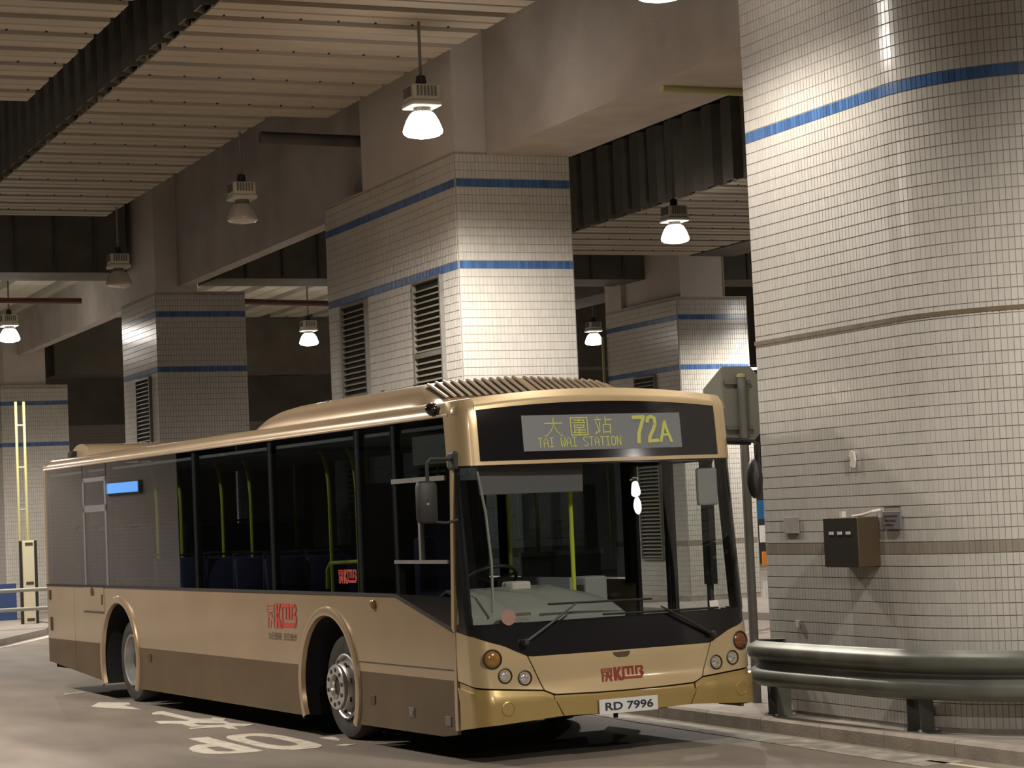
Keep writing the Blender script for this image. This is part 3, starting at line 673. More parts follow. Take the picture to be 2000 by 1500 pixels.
# skirt fittings
for x_, z_, mt in ((-1.82, .42, 'brown_metal'), (-1.02, .36, 'plaque'), (-.32, .33, 'plaque')): MB().bbox(x_ - .05, x_ + .05, -.008, .002, z_ - .04, z_ + .04, .003).build('side_reflector', mt, bus)
MB().box(-1.045, -.99, -.012, -.006, .335, .37).build('reflector_centre', 'amber_dark', bus)
MB().lathe([(.045, 0), (.045, .02), (.03, .035), (.001, .04)], (-1.72, 0, 1.25), (0, -1, 0), 18, cap=False).build('side_repeater', 'amber', bus, smooth=True)
MB().box(-7.97, -7.87, -.01, .0, .52, .60).build('fuel_flap_catch', 'brown_metal', bus)
hatch = MB().bbox(-10.38, -9.56, -.010, .004, 1.04, 1.322, .004).build('engine_hatch', 'gold', bus)
MB().lathe([(.05, 0), (.05, .012), (.001, .014)], (-10.0, -.01, 1.27), (0, -1, 0), 14, cap=False).build('hatch_lock', 'brown_metal', hatch)
for x_, z0, z1 in ((-11.82, .76, .93), (-11.86, 1.15, 1.27), (-9.62, 1.12, 1.24)): MB().box(x_ - .03, x_ + .03, -.014, -.004, z0, z1).build('panel_hinge', 'brown_metal', bus)
MB().box(-10.40, -9.55, -.004, .001, 1.015, 1.030).build('seam', 'ink', bus)
# badge and slogan on the side
badge(lambda u, v: (-4.28 + u * .77, -.005, .985 + v * .238), 'red_logo', bus, 'pale_red')
text_fit('九巴服務  日日進步', -4.26, -3.53, .875, .945, lambda u, v: (u, -.005, v)).build('slogan_lettering', 'ink', bus, fix=False)
# ---- side glazing (near side)
panes = [(-11.93, -10.32), (-10.28, -9.37), (-9.33, -6.32), (-6.28, -4.12), (-4.08, -2.02), (-1.98, -1.24)]
for a, b in panes: MB().box(a, b, .0, .008, SILL + .014, WTOP).build('side_window', 'glass_side', bus)
zu = lambda q: upper(q) + .014
drv = MB().prism([(-1.20, SILL), (-.175, zu(-.175)), (-.075, WTOP), (-1.20, WTOP)], lambda u, v, t: (u, t, v), 0., .008).build('driver_window', 'glass_cab', bus)
MB().prism([(-1.25, SILL - .005), (-.165, 1.062), (-.165, 1.33), (-1.25, 1.345)], lambda u, v, t: (u, t, v), -.004, .002).build('window_infill', 'black_gloss', bus)
m = MB(); m.box(-1.24, -.20, -.01, .03, 2.275, 2.315); m.box(-1.24, -.20, -.01, .03, 1.60, 1.63); m.box(-.74, -.70, -.008, .03, 1.63, 2.28); m.build('window_frame', 'post_grey', drv)
m = MB(); m.box(-10.30, -10.24, -.006, .02, SILL, 2.62); m.box(-9.42, -9.36, -.006, .02, SILL, 2.62); m.box(-10.3, -9.36, -.006, .02, 2.58, 2.63); m.box(-10.3, -9.36, -.006, .02, 2.22, 2.30); m.build('window_frame', 'plaque', bus)
for a, b in ((-6.36, -6.24), (-4.16, -4.04), (-2.06, -1.94), (-1.28, -1.18), (-9.42, -9.28), (-10.34, -10.24)): MB().box(a, b, .012, .06, SILL, WTOP).build('window_pillar', 'black', bus)
badge(lambda u, v: (-2.47 + u * .41, -.004, 1.425 + v * .125), 'red_logo', bus)
MB().prism([(-.178, 1.06), (-.128, 1.05), (-.035, 2.39), (-.085, 2.39)], lambda u, v, t: (u, t, v), -.012, .03).build('corner_pillar', 'gold_front', bus)
MB().prism([(-.19, .262), (-.14, .262), (-.125, 1.055), (-.178, 1.06)], lambda u, v, t: (u, t, v), -.004, .03).build('corner_pillar', 'gold', bus)
# far-side glazing and entrance doors
for a, b in ((-11.9, -9.4), (-9.36, -6.7), (-6.66, -4.2), (-4.16, -1.70)): MB().box(a, b, BW - .008, BW, SILL + .014, WTOP).build('side_window', 'glass_far', bus)
MB().box(-.30, .02, BW - .008, BW, 1.06, 2.4).build('side_window', 'glass_door', bus)
for a, b in ((-1.60, -.99), (-.97, -.33)):
    d_ = MB().box(a + .05, b - .05, BW - .02, BW - .012, .42, 2.36).build('entrance_door', 'glass_door', bus)
    m = MB(); m.box(a, a + .06, BW - .035, BW, .36, 2.42); m.box(b - .06, b, BW - .035, BW, .36, 2.42); m.box(a, b, BW - .035, BW, .36, .43); m.box(a, b, BW - .035, BW, 2.36, 2.42); m.build('door_frame', 'interior_dark', d_)
MB().box(-1.62, -.30, BW - .04, BW, 2.42, 2.80).build('door_header', 'gold', bus)
for x_ in (-9.38, -6.68, -4.18, -1.66, -.31): MB().box(x_ - .06, x_ + .06, BW - .07, BW - .01, 1.3, WTOP).build('window_pillar', 'black', bus)
# ---- roof
XR0, XR1 = -12.0, -.02
def roofz(y):
    e = min(y, BW - y)
    t = [(0, 2.79), (.0, 2.80)]
    return float(np.interp(e, [0, .004, .02, .05, .10, .18, .4, 1.3], [2.80, 2.835, 2.868, 2.892, 2.912, 2.928, 2.952, 2.992]))
ys = [0, .004, .02, .035, .05, .075, .10, .14, .18, .28, .4, .6, .85, 1.1, 1.3]; ys = ys + [BW - y for y in ys[-2::-1]]
g = []
for x_ in [XR0, XR0 + .02, XR0 + .06] + list(np.linspace(-11.8, XR1, 20)):
    dz = -.10 if x_ == XR0 else (-.03 if x_ < XR0 + .05 else 0)
    g.append([(x_, y, max(2.79, roofz(y) + dz)) for y in ys])
MB().sheet(g, .03).build('roof', 'gold', bus, smooth=True)
MB().tube([(-11.96, -.004, WTOP + .002), (-.09, -.004, WTOP + .002)], .014, 8).build('cant_rail', 'gold', bus, smooth=True)
MB().lathe([(.055, 0), (.055, .02), (.045, .05), (.025, .07), (.001, .075)], (-.36, .0, 2.855), (0, -1, .25), 18, cap=False).build('camera_dome', 'black_gloss', bus, smooth=True)
# ---- roof air-conditioning pod
PX = [(-5.14, .0), (-5.12, .08), (-5.02, .135), (-4.80, .175), (-4.4, .195), (-3.0, .20), (-1.75, .20), (-1.45, .20), (-1.34, .185), (-1.0, .035), (-.94, 0)]
def podz(x, y):
    h = float(np.interp(x, [p[0] for p in PX], [p[1] for p in PX])); t = min(1., abs(y - 1.3) / 1.02)
    return roofz(y) - .004 + h * (1 - t ** 11) ** .8
g = [[(x_, 1.3 + q, podz(x_, 1.3 + q)) for q in [-1.02, -1.015, -1.005, -.99, -.97, -.95, -.92, -.88, -.82, -.74, -.64, -.5, -.3, 0, .3, .5, .64, .74, .82, .88, .92, .95, .97, .99, 1.005, 1.015, 1.02]] for x_ in [-5.14, -5.12, -5.07, -5.02, -4.85, -4.75, -4.55, -4.4, -3.6, -2.9, -2.2, -1.75, -1.6, -1.45, -1.40, -1.34, -1.25, -1.15, -1.05, -1.0, -.97, -.94]]
pod = MB().sheet(g, .01).build('air_conditioner', 'gold', bus, smooth=True)
def podpatch(x0, x1, y0, y1, off, n=6):
    return [[(x_, y, podz(x_, y) + off) for y in np.linspace(y0, y1, n)] for x_ in np.linspace(x0, x1, n)]
MB().sheet(podpatch(-1.345, -1.01, .40, 1.28, .004, 10), .004).build('grille_shade', 'black', pod); MB().sheet(podpatch(-1.345, -1.01, 1.36, 2.2, .004, 10), .004).build('grille_shade', 'black', pod)  # black sheets laid on the pod put in the shade between its slats
k = 0
for y0, y1 in ((.44, 1.27), (1.38, 2.19)):
    for y in np.linspace(y0, y1, 12):
        MB().tube([(x_, y, podz(x_, y) + .010) for x_ in np.linspace(-1.37, -.99, 7)], .0155, 6).build('louvre_slat', 'gold', pod, smooth=True)
g = podpatch(-4.7, -3.2, .62, .95, .004, 8); MB().sheet(g, .004).build('inlet_grille', 'ink', pod)
for x_ in (-3.9, -2.6, -1.9): MB().lathe([(.018, 0), (.018, .01)], (x_, .56, podz(x_, .56) + .002), (0, 0, 1), 8).build('pod_screw', 'brown_metal', pod)
# rear roof unit
m = MB(); g = [[(-11.75 + .42 * math.cos(t) * 1.0, y, 2.93 + .17 * math.sin(t)) for y in (.42, .5, 1.3, 2.1, 2.18)] for t in np.linspace(0, math.pi, 14)]
rear = MB().sheet(g, .01).build('rear_roof_unit', 'gold', bus, smooth=True)
MB().bbox(-12.0, -11.9, .32, .62, 2.93, 3.03, .02).build('rear_marker_lamp', 'black_plastic', bus)
for y in (.42, 2.18): MB().prism([(-11.33 - .42 + .42 * math.cos(t), 2.93 + .17 * math.sin(t)) for t in np.linspace(0, math.pi, 14)], lambda u, v, t: (u, t, v), y - .004, y + .004).build('unit_end', 'gold', rear)
# ---- rear end
MB().bbox(-12.03, -11.96, .0, BW, .38, 2.86, .03).build('rear_panel', 'gold', bus)
# ---- structure below the floor, floor and ceiling lining
MB().box(-11.9, -3.45, .66, BW - .66, .26, .60).build('chassis', 'black', bus); MB().box(-3.5, -.1, .66, BW - .66, .30, .50).build('chassis', 'black', bus)
for a, b in ((-8.34, -3.46), (-2.12, -.2), (-11.8, -9.70)): MB().box(a, b, .04, .66, .30, .45).build('chassis', 'black', bus); MB().box(a, b, BW - .66, BW - .04, .30, .45).build('chassis', 'black', bus)
MB().box(-11.9, -.1, .66, BW - .66, .60, .64).build('bus_floor', 'interior_dark', bus)
for a, b in ((-8.34, -3.46), (-2.12, -.3), (-11.8, -9.70)): MB().box(a, b, .04, .66, .45, .64).build('bus_floor', 'interior_dark', bus); MB().box(a, min(b, -1.6), BW - .66, BW - .04, .45, .64).build('bus_floor', 'interior_dark', bus) if a < -1.6 else None
for cx, cz, r in AX:
    MB().box(cx - r - .05, cx + r + .05, .63, .66, .3, 1.2).build('wheel_box', 'interior_grey', bus); MB().box(cx - r - .05, cx + r + .05, .04, .66, 1.17, 1.2).build('wheel_box', 'interior_grey', bus)
    MB().box(cx - r - .05, cx + r + .05, BW - .66, BW - .63, .3, 1.2).build('wheel_box', 'interior_grey', bus); MB().box(cx - r - .05, cx + r + .05, BW - .66, BW - .04, 1.17, 1.2).build('wheel_box', 'interior_grey', bus)
MB().box(-11.9, -.25, .06, BW - .06, 2.70, 2.73).build('ceiling_lining', 'interior_grey', bus)
for a, b, z_ in ((-11.92, -9.7, .64), (-9.7, -8.34, 1.16), (-8.34, -3.46, .64), (-3.46, -2.12, 1.16), (-2.12, -1.26, .64)): MB().box(a, b, .03, .04, z_, SILL).build('side_lining', 'interior_grey', bus)
MB().box(-11.92, -11.88, .04, BW - .04, .6, 2.7).build('rear_bulkhead', 'interior_grey', bus)
MB().box(-1.02, .02, .10, BW - .12, 2.42, 2.66).build('display_housing', 'interior_grey', bus)
# ---- seats, poles
def seat(x, y, z):
    m = MB(); m.bbox(x - .20, x + .22, y - .21, y + .21, z + .34, z + .42, .03)
    b = m.build('passenger_seat', 'seat_blue', bus, smooth=True)
    m = MB(); m.bbox(-.04, .04, -.21, .21, 0, .62, .03); q = m.build('seat_back', 'seat_blue', b, smooth=True); q.location = (x - .22, y, z + .40); q.rotation_euler = (0, -.18, 0)
    MB().tube([(x - .36, y - .20, z + .62), (x - .40, y - .18, z + 1.05), (x - .40, y + .18, z + 1.05), (x - .36, y + .20, z + .62)], .016, 8).build('seat_grip', 'interior_dark', b, smooth=True)
    MB().box(x - .1, x + .1, y - .05, y + .05, z, z + .34).build('seat_foot', 'interior_dark', b)
for x_ in (-4.3, -5.15, -6.0, -6.85, -7.7): 
    for y_ in (.33, .78): seat(x_, y_, .64)
    for y_ in (1.85, 2.3): seat(x_ + .05, y_, .64)
for x_ in (-9.0, -9.85, -10.7):
    for y_ in (.33, .78, 1.85, 2.3): seat(x_, y_, 1.0)
MB().box(-11.8, -8.5, .66, BW - .66, .64, .80).build('rear_step', 'interior_dark', bus)
def pole(x, y, z0, z1, lean=.22):
    pts = [(x, y, z0), (x, y, z1 - .45)] + [(x - lean * (1 - math.cos(t)), y, z1 - .45 + .45 * math.sin(t)) for t in np.linspace(.2, 1.45, 7)]
    MB().tube(pts, .019, 8).build('grab_pole', 'pole_yellow', bus, smooth=True)
for x_ in (-3.69, -3.04, -5.8, -6.66, -8.02, -8.86): pole(x_, .45, .64 if x_ > -8 else 1.0, 2.66)
for x_ in (-2.3, -4.4, -6.2, -8.3): MB().tube([(x_, 1.95, .64), (x_, 1.95, 2.68)], .019, 8).build('grab_pole', 'pole_yellow', bus, smooth=True)
MB().tube([(-3.82, .45, 1.34), (-3.81, .45, 1.52), (-3.72, .45, 1.585), (-3.05, .45, 1.60)], .019, 8).build('guard_rail', 'pole_yellow', bus, smooth=True)
MB().tube([(-7.6, .45, 1.34), (-7.59, .45, 1.52), (-7.5, .45, 1.585), (-6.0, .45, 1.585)], .019, 8).build('guard_rail', 'pole_yellow', bus, smooth=True)
# ---- driver's cab
m = MB(); g = []
for y in np.linspace(.06, 1.42, 14):
    e = max(0., (y - 1.0) / .42); g.append([(-.80 + .1 * e, y, 1.02 - .25 * e), (-.62, y, 1.28 - .1 * e), (-.40, y, 1.36 - .10 * e), (-.1, y, 1.30 - .09 * e), (.13 - .08 * (abs(y - 1.3) / 1.3) ** 2, y, 1.16 - .03 * e), (.15 - .08 * (abs(y - 1.3) / 1.3) ** 2, y, .8)])
MB().sheet(g, .02).build('dashboard', 'dash_grey', bus, smooth=True)
MB().bbox(-.50, -.30, .62, .80, 1.33, 1.42, .02).build('ticket_console', 'paper', bus)
MB().sheet([[(x_, y, z_) for x_, z_ in ((-.35, .98), (-.1, 1.06), (.14, 1.08))] for y in np.linspace(1.40, BW - .08, 8)], .02).build('dash_shelf', 'dash_grey', bus)
m = MB(); cw = Vector((-.72, .62, 1.42)); ax = Vector((-.55, 0, .83)).normalized(); t1 = Vector((0, 1, 0)); t2 = ax.cross(t1)
pts = [cw + (t1 * math.cos(t) + t2 * math.sin(t)) * .24 for t in np.linspace(0, 2 * math.pi, 33)]; m.tube(pts, .016, 8, cap=False)
for a in (0, 2.1, 4.2): m.tube([cw, cw + (t1 * math.cos(a + 1.57) + t2 * math.sin(a + 1.57)) * .24], .013, 6)
m.build('steering_wheel', 'black_plastic', bus, smooth=True)
m = MB(); m.bbox(-1.62, -1.10, .38, .88, 1.05, 1.17, .04); ds = m.build('driver_seat', 'seat_blue', bus, smooth=True)
m = MB(); m.bbox(-1.72, -1.58, .38, .88, 1.1, 1.82, .05); m.bbox(-1.74, -1.62, .50, .76, 1.80, 2.02, .04); m.build('seat_back', 'seat_blue', ds, smooth=True); MB().box(-1.5, -1.2, .5, .76, .64, 1.05).build('seat_pedestal', 'interior_dark', ds)
cp = MB().box(-1.98, -1.95, .06, 1.25, .64, 2.3).build('cab_partition', 'interior_dark', bus)
MB().box(-1.90, -.55, 1.30, 1.33, .64, 1.42).build('cab_door', 'interior_grey', bus)
MB().tube([(-.55, 1.34, .64), (-.55, 1.34, 2.45)], .019, 8).build('grab_pole', 'pole_yellow', bus, smooth=True); MB().tube([(-1.7, 1.34, .64), (-1.7, 1.34, 2.65)], .019, 8).build('grab_pole', 'pole_yellow', bus, smooth=True)
MB().bbox(-.75, -.50, 1.42, 1.64, .64, 1.42, .02).build('fare_box', 'interior_grey', bus)
MB().box(-2.05, -2.02, 1.62, 2.45, .64, 1.62).build('luggage_panel', 'interior_dark', bus)
pn = MB().box(-2.045, -2.035, 1.66, 2.44, 1.62, 2.22).build('partition_glass', 'glass_cab', bus)
MB().box(-2.06, -2.02, 1.62, 2.48, 1.58, 1.62).build('partition_rail', 'interior_grey', pn)
MB().bbox(-.05, -.03, .22, 1.18, 2.14, 2.39, .006).build('sun_blind', 'plaque', bus)
MB().tube([(.06, .16, 2.33), (.10, .20, 2.0), (.13, .22, 1.6), (.16, .2, 1.2)], .012, 8).build('demister_hose', 'interior_grey', bus, smooth=True)
im = MB().bbox(-.08, -.03, 2.30, 2.50, 1.98, 2.30, .02).build('interior_mirror', 'interior_grey', bus)
MB().tube([(-.05, 2.42, 2.30), (.02, 2.42, 2.37)], .015, 8).build('mirror_stem', 'black_plastic', im)

# ---- mirrors
m = MB().tube([(-.02, .0, 2.44), (-.04, -.20, 2.445), (-.04, -.235, 2.41), (-.04, -.235, 2.25)], .016, 8).build('mirror_arm', 'black_plastic', bus, smooth=True)
MB().bbox(-.10, .02, -.03, .03, 2.35, 2.50, .02).build('mirror_mount', 'black_plastic', m)
om = MB().bbox(-.10, -.01, -.335, -.15, 1.93, 2.27, .042).build('mirror_head', 'black_plastic', m, smooth=True)
MB().lathe([(.022, 0), (.022, .012), (.001, .014)], (-.02, -.25, 2.10), (1, -.2, 0), 12, cap=False).build('mirror_boss', 'chrome', m)
MB().tube([(-.06, -.235, 1.95), (.0, -.1, 1.93), (.02, -.01, 1.95)], .012, 8).build('mirror_stay', 'black_plastic', m, smooth=True)
n_ = MB().tube([(.02, BW - .03, 2.53), (.06, BW + .22, 2.515), (.065, BW + .26, 2.48), (.05, BW + .26, 2.30)], .020, 8).build('mirror_arm', 'black_gloss', bus, smooth=True)
MB().tube([(.02, BW - .03, 2.50), (.05, BW + .2, 2.49)], .012, 6).build('mirror_stay', 'black_gloss', n_)
g = []
for t in np.linspace(0, 2 * math.pi, 25): g.append([(.03 + dx_, BW + .235 + rr * .062 * math.cos(t) + .02 * (-(rr * .17 * math.sin(t))), 2.19 + rr * .17 * math.sin(t)) for dx_, rr in ((-.05, .05), (-.05, .8), (-.02, 1.), (.03, 1.), (.06, .75), (.075, .05))])
MB().sheet(g, .002).build('mirror_head', 'black_plastic', n_, smooth=True)

# ---- wheels
def wheel(x, y, front, flip=1):
    a = (0, -flip, 0); o = (x, y, .48)
    t = MB().lathe([(.30, -.27), (.40, -.275), (.455, -.262), (.475, -.235), (.48, -.20), (.48, -.07), (.475, -.04), (.455, -.012), (.40, .0), (.33, -.004), (.292, -.016), (.29, -.05), (.29, -.2)], o, a, 48, cap=False).build('wheel', 'tyre', bus, smooth=True)
    if front:
        MB().lathe([(.292, -.012), (.298, .004), (.285, .010), (.272, .0), (.262, -.05), (.245, -.06), (.235, -.03), (.225, .03), (.205, .065), (.19, .075)], o, a, 40, cap=False).build('rim', 'rim_steel', t, smooth=True)
        MB().lathe([(.195, .07), (.205, .075), (.205, .10), (.198, .108), (.115, .108), (.11, .10), (.105, .03), (.001, .02)], o, a, 36, cap=False).build('hub', 'hub_silver', t, smooth=True)
        MB().lathe([(.095, .03), (.09, .06), (.06, .075), (.001, .078)], o, a, 24, cap=False).build('hub_cap', 'hub_dark', t, smooth=True)
        me = MB().lathe([(.020, 0), (.020, .008), (.001, .010)], (0, 0, 0), a, 10, cap=False).mesh('wheel_nut', 'hub_dark')
        for k in range(10):
            q = 2 * math.pi * k / 10 + .2; e = link('wheel_nut', me, t); e.location = (x + .157 * math.cos(q), y - flip * .106, .48 + .157 * math.sin(q))
        me = MB().lathe([(.026, 0), (.026, .006), (.001, .007)], (0, 0, 0), a, 12, cap=False).mesh('rim_hole', 'black')
        for k in range(8):
            q = 2 * math.pi * k / 8 + .3; e = link('rim_hole', me, t); e.location = (x + .222 * math.cos(q), y - flip * .040, .48 + .222 * math.sin(q)); 
    else:
        MB().lathe([(.292, -.012), (.298, .004), (.285, .010), (.270, .0), (.262, -.06), (.245, -.16), (.20, -.175), (.15, -.172)], o, a, 40, cap=False).build('rim', 'rim_steel', t, smooth=True)
        MB().lathe([(.155, -.175), (.15, -.10), (.12, -.06), (.11, -.05), (.001, -.045)], o, a, 24, cap=False).build('hub', 'hub_dark', t, smooth=True)
        me = MB().lathe([(.018, 0), (.018, .03), (.001, .034)], (0, 0, 0), a, 8, cap=False).mesh('wheel_nut', 'hub_dark')
        for k in range(10):
            q = 2 * math.pi * k / 10; e = link('wheel_nut', me, t); e.location = (x + .195 * math.cos(q), y - flip * -.17, .48 + .195 * math.sin(q))
wheel(-2.76, .15, True); wheel(-9.03, .15, False); wheel(-2.76, BW - .15, True, -1); wheel(-9.03, BW - .15, False, -1)

# ================================================================== road markings (flat paint)
def mark(label, polys, mat='road_paint'):
    m = MB()
    for outer, holes in polys: m.prism(outer, lambda u, v, t: (u, v, t), .001, .005, holes)
    return tag(m.build('road_marking', mat), label, 'marking', kind='structure')
mark('white painted letter P on the asphalt', [([[-4.05, -1.18], [-4.06, -0.99], [-3.85, -1.0], [-2.38, -0.96], [-2.35, -1.07], [-2.38, -1.2], [-2.45, -1.35], [-2.59, -1.44], [-2.85, -1.47], [-3.12, -1.43], [-3.29, -1.36], [-3.39, -1.28], [-3.40, -1.17], [-3.67, -1.18]], [[[-3.1, -1.28], [-3.08, -1.16], [-2.6, -1.13], [-2.58, -1.22], [-2.70, -1.30]]])])
O_o = [(-3.14 + .90 * math.copysign(abs(math.cos(t)) ** .55, math.cos(t)), -.64 + .25 * math.copysign(abs(math.sin(t)) ** .7, math.sin(t)) + .04 * math.cos(t)) for t in np.linspace(0, 2 * math.pi, 40, endpoint=False)]
O_i = [(-3.19 + .58 * math.copysign(abs(math.cos(t)) ** .6, math.cos(t)), -.64 + .12 * math.copysign(abs(math.sin(t)) ** .8, math.sin(t)) + .02 * math.cos(t)) for t in np.linspace(0, 2 * math.pi, 32, endpoint=False)]
mark('white painted letter O on the asphalt beside the front wheel', [(O_o, [O_i])])
mark('white painted Chinese character on the asphalt', [([[-7.21, -0.73], [-7.36, -0.64], [-7.36, -0.57], [-6.11, -0.55], [-5.96, -0.42], [-6.1, -0.37], [-5.82, -0.3], [-5.67, -0.38], [-5.28, -0.41], [-4.96, -0.26], [-4.83, -0.39], [-4.95, -0.49], [-4.6, -0.54], [-4.71, -0.6], [-4.94, -0.59], [-5.01, -0.91], [-5.1, -0.89], [-5.1, -0.69], [-5.21, -0.83], [-5.65, -0.82], [-5.84, -0.99], [-6.18, -0.96], [-6.15, -0.89], [-5.92, -0.7], [-5.96, -0.64], [-6.98, -0.69], [-7.05, -0.76]], [[[-5.55, -0.73], [-5.6, -0.65], [-5.35, -0.47], [-5.16, -0.49], [-5.28, -0.71]]])])
mark('white painted wedge stroke on the asphalt below the rear wheel', [([[-8.76, -1.04], [-9.26, -0.84], [-8.93, -0.57], [-8.61, -0.62], [-8.57, -0.71], [-7.84, -0.7], [-8.52, -0.99]], [])])
mark('short faded white dash on the asphalt behind the rear wheel', [([[-11.07, -0.86], [-11.2, -0.66], [-11.06, -0.53], [-10.9, -0.72], [-10.84, -0.9]], [])], 'road_paint_worn')
mark('white painted scrap beside the front tyre', [([[-2.33, -0.31], [-2.39, -0.23], [-2.28, -0.13], [-2.22, -0.25]], []), ([[-3.11, -0.2], [-3.15, -0.06], [-2.78, -0.11], [-2.71, -0.15]], [])])
mark('pale painted line along the kerb in front of the bus', [([(x, KY(x) - .42 - .03 * x) for x in np.linspace(-6, 2.6, 18)] + [(x, KY(x) - .10) for x in np.linspace(2.6, -6, 18)], [])], 'road_paint_worn')
mark('thin yellow line near the kerb at the picture corner', [([(2.35, 2.72), (7, 3.0), (7, 3.06), (2.35, 2.78)], [])], 'marker_cream')

# ================================================================== crash barrier by the round-ended column
def smooth_path(pts, n=8):
    P_ = [Vector(p) for p in pts]; out = []
    for i in range(len(P_) - 1):
        a, b, c, d = P_[max(i - 1, 0)], P_[i], P_[i + 1], P_[min(i + 2, len(P_) - 1)]
        for k in range(n):
            t = k / n; out.append(.5 * ((2 * b) + (c - a) * t + (2 * a - 5 * b + 4 * c - d) * t * t + (3 * b - a - 3 * c + d) * t ** 3))
    out.append(P_[-1]); return out
gr = empty('crash_barrier', (0, 0, 0)); tag(gr, 'galvanised W-beam crash barrier on posts around the round-ended column', 'barrier')
gp = smooth_path([(-.62, 3.34, 0), (-.74, 3.15, 0), (-.62, 3.04, 0), (-.3, 3.01, 0), (.4, 3.03, 0), (1.1, 3.07, 0), (1.75, 3.16, 0), (2.35, 3.42, 0), (2.8, 3.85, 0), (3.0, 4.4, 0), (3.02, 5.0, 0)])
prof = [(.0, .775), (.012, .765), (.075, .735), (.085, .715), (.085, .665), (.075, .645), (.012, .610), (.0, .595), (.0, .575), (.012, .560), (.075, .525), (.085, .505), (.085, .455), (.075, .435), (.012, .405), (.0, .395)]
g = []
for i, q in enumerate(gp):
    d = (gp[min(i + 1, len(gp) - 1)] - gp[max(i - 1, 0)]).normalized(); nrm = Vector((d.y, -d.x, 0))
    g.append([q + nrm * o_ + Vector((0, 0, z_)) for o_, z_ in prof])
MB().sheet(g, .006).build('barrier_rail', 'galvanised', gr, smooth=True)
for x_, y_, a_ in ((-.50, 3.16, 0.), (1.55, 3.24, .15), (2.75, 4.0, .95)):
    m = MB(); m.box(-.07, .07, -.08, -.068, 0, .62); m.box(-.07, .07, .068, .08, 0, .62); m.box(-.006, .006, -.068, .068, 0, .62); m.box(-.11, .11, -.11, .11, 0, .014)
    pst = m.build('barrier_post', 'galvanised', gr); pst.location = (x_, y_, .118); pst.rotation_euler = (0, 0, a_ + 1.57)
    for bx in (-.085, .085):
        for by in (-.085, .085): MB().lathe([(.016, .014), (.016, .03), (.001, .032)], (bx, by, 0), (0, 0, 1), 6, cap=False).build('anchor_bolt', 'rim_steel', pst)
# ---- octagonal sign seen from behind
sg_ = empty('octagonal_sign', (-1.78, 3.66, .118)); tag(sg_, 'grey back of an octagonal road sign on a round post beside the bus', 'road sign')
MB().tube([(0, 0, 0), (0, 0, 3.06)], .043, 14).build('sign_post', 'post_grey', sg_, smooth=True)
r_ = .36 / math.cos(math.pi / 8)
MB().prism([(r_ * math.cos(math.pi / 8 + k * math.pi / 4), r_ * math.sin(math.pi / 8 + k * math.pi / 4) + 2.80) for k in range(8)], lambda u, v, t: (t, u - .02, v), -.062, -.056).build('sign_plate', 'sign_back', sg_)
MB().box(-.056, -.03, -.16, .12, 2.99, 3.03).build('sign_bracket', 'post_grey', sg_); MB().box(-.056, -.03, -.16, .12, 2.56, 2.60).build('sign_bracket', 'post_grey', sg_)
MB().lathe([(.048, 3.05), (.048, 3.07), (.03, 3.085), (.001, 3.09)], (0, 0, 0), (0, 0, 1), 14, cap=False).build('post_cap', 'pipe_yellow', sg_)
# ---- notice post beyond the column
np_ = empty('notice_post', (-14.6, 11.18, .0)); np_.scale = (1.2, 1.2, 1.0); tag(np_, 'slim post with a blue pedestrian sign and notices behind the octagonal sign', 'sign post')
MB().tube([(0, .1, 0), (0, .1, 2.15)], .03, 10).build('sign_post', 'post_grey', np_)
bs = MB().box(.03, .045, -.08, .24, 1.72, 2.02).build('pedestrian_sign', 'sign_blue', np_)
m = MB(); f_ = lambda u, v: (.047, .02 + u, 1.76 + v)
for q in ([(.015, .16), (.045, .16), (.045, .19), (.015, .19)], [(.01, .08), (.05, .08), (.05, .15), (.01, .15)], [(-.02, .0), (.0, .0), (.03, .085), (.01, .085)], [(.06, .0), (.08, .0), (.05, .085), (.03, .085)], [(-.02, .09), (-.01, .08), (.02, .13), (.01, .14)], [(.05, .13), (.085, .09), (.09, .10), (.05, .15)]):
    m.add([f_(*p_) for p_ in q], [(0, 1, 2, 3)])
m.build('walking_figure', 'sign_white', bs, fix=False)
MB().box(.03, .042, -.07, .22, 1.35, 1.62).build('white_notice', 'sign_white', np_); o_ = MB().box(.03, .05, -.05, .24, .98, 1.20).build('orange_notice', 'orange', np_); MB().box(.05, .055, .02, .15, 1.03, 1.13).build('notice_print', 'red', o_)
MB().box(.03, .042, -.05, .2, .45, .72).build('white_notice', 'sign_white', np_)
# ---- control box and small things on the round-ended column
cb = empty('control_box', (.72, 3.32, 1.42)); tag(cb, 'brown metal box with three white slots on the round-ended column', 'box')
MB().bbox(-.26, .26, -.21, 0, 0, .41, .008).build('box_body', 'brown_metal', cb); MB().box(-.255, .255, -.216, -.208, .006, .404).build('box_door', 'door_brown', cb)
for k in range(3): MB().box(-.165 + k * .13, -.10 + k * .13, -.222, -.214, .27, .295).build('slot', 'paper', cb)
MB().box(-.15, -.11, -.12, -.08, .41, .46).build('cable_gland', 'paper', cb); MB().tube([(.02, -.1, .415), (.18, -.1, .425), (.27, -.06, .45), (.29, .0, .46)], .012, 8).build('cable', 'paper', cb, smooth=True)
pp = MB().prism([(.0, .0), (.055, -.01), (.075, .05), (.06, .12), (.01, .13), (-.015, .09), (.01, .07)], lambda u, v, t: (.62 + u, t, 2.25 + v), 3.298, 3.316).build('paper_scrap', 'paper'); tag(pp, 'torn scrap of pale paper stuck on the round-ended column', 'paper')
p2 = MB().prism([(0, 0), (.05, -.01), (.06, .05), (.03, .06), (.035, .09), (.02, .06), (0, .05)], lambda u, v, t: (-.40 + u, t, .89 + v), 3.298, 3.316).build('paper_scrap', 'paper'); tag(p2, 'small white paper flake low on the column above the barrier', 'paper')
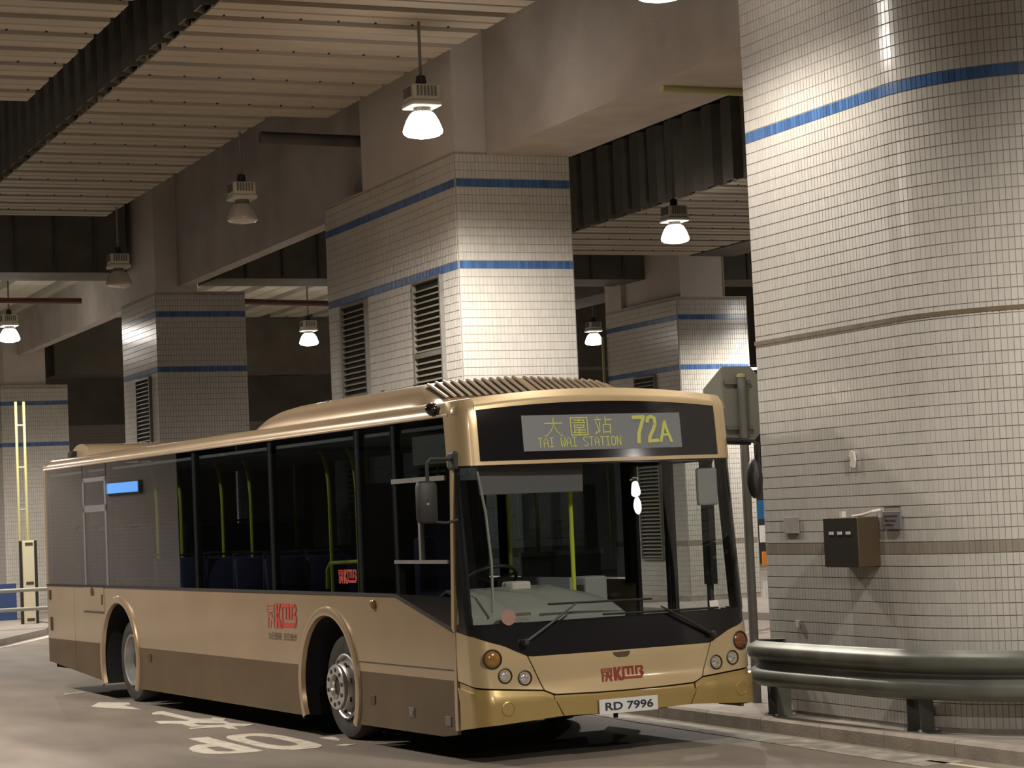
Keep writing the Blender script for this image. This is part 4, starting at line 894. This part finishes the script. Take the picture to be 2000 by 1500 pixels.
pq = empty('wall_plaque', (1.20, 3.305, 1.72)); tag(pq, 'small grey lettered plaque beside the brown box', 'plaque'); MB().bbox(-.13, .13, -.008, .008, 0, .145, .003).build('plaque_plate', 'plaque', pq)
for k in range(3): MB().box(-.10, .09 - .03 * k, -.011, -.008, .105 - k * .035, .115 - k * .035).build('plaque_line', 'ink', pq)
pz = MB().bbox(-.53, -.28, 3.306, 3.318, 1.70, 1.845, .003).build('wall_plaque', 'grout'); tag(pz, 'faded square patch on the column left of the brown box', 'plaque')

# ================================================================== far end of the roadway at the picture edge
fp = MB().prism([(-20.6, -1.3), (-24.13, .78), (-27.5, 2.3), (-29.5, 2.88), (-48, 2.88), (-48, -12), (-21, -12)][::-1], lambda u, v, t: (u, v, t), 0, .12).build('fence_pavement', 'pavement'); tag(fp, 'low pavement behind the bus where the railing stands', 'pavement', kind='structure')
mark('cream painted kerb edge behind the bus', [([(-20.4, -1.25), (-23.93, .83), (-27.3, 2.35), (-27.4, 2.65), (-24.2, 1.1), (-20.6, -1.0)], [])])

fe = empty('railing', (-28.0, 0, .12)); tag(fe, 'grey two-bar pipe railing behind the rear of the bus', 'railing')
for z_ in (.77, .39): MB().tube([(0, -6, z_), (0, 2.7, z_)], .04, 10).build('rail_bar', 'rail_paint', fe, smooth=True)
for y_ in (-5.4, -3.4, -1.4, .6, 2.6): MB().tube([(0, y_, 0), (0, y_, .80)], .035, 10).build('rail_post', 'rail_paint', fe, smooth=True)
mk_ = empty('marker_post', (-30.4, 2.56, .12)); tag(mk_, 'cream marker post edged in black beyond the railing', 'post'); MB().bbox(-.05, .05, -.145, .145, 0, 1.74, .01).build('post_body', 'marker_cream', mk_)
for y_ in (-.155, .155): MB().box(.02, .06, y_ - .03, y_ + .03, 0, 1.74).build('edge_strip', 'black_plastic', mk_)
for z_ in (.06, .82, 1.64): MB().box(.05, .056, -.06, .10, z_, z_ + .06).build('hazard_patch', 'ink', mk_)
la = empty('pipe_ladder', (-31.0, 2.62, .12)); tag(la, 'pale yellow pair of upright pipes beyond the railing', 'pipe frame')
for y_ in (-.1, .07): MB().tube([(0, y_, 0), (0, y_, 4.7)], .03, 8).build('upright_pipe', 'pipe_yellow', la)
for z_ in (1.2, 2.4, 3.3, 4.2): MB().tube([(0, -.1, z_), (0, .07, z_)], .018, 8).build('rung', 'pipe_yellow', la)
bw = MB().box(-33.2, -33.0, -8, 2.8, .12, .92).build('low_blue_wall', 'blue_wall'); tag(bw, 'low dark blue wall behind the railing', 'wall', kind='structure')

# ---- backlit blue sign on the wall across the roadway (mirrored in the bus windows)
plain('lightbox_blue', (.05, .2, .5), .4, emit=(.16, .42, 1.0), es=2.0)
lb = empty('light_box_sign', (-38.6, -12.42, 2.95)); tag(lb, 'backlit blue sign on the wall mirrored in the bus windows', 'sign'); MB().bbox(-1.2, 1.2, -.08, .04, -.02, .30, .01).build('sign_case', 'post_grey', lb); MB().box(-1.16, 1.16, .04, .05, .01, .27).build('sign_face', 'lightbox_blue', lb)
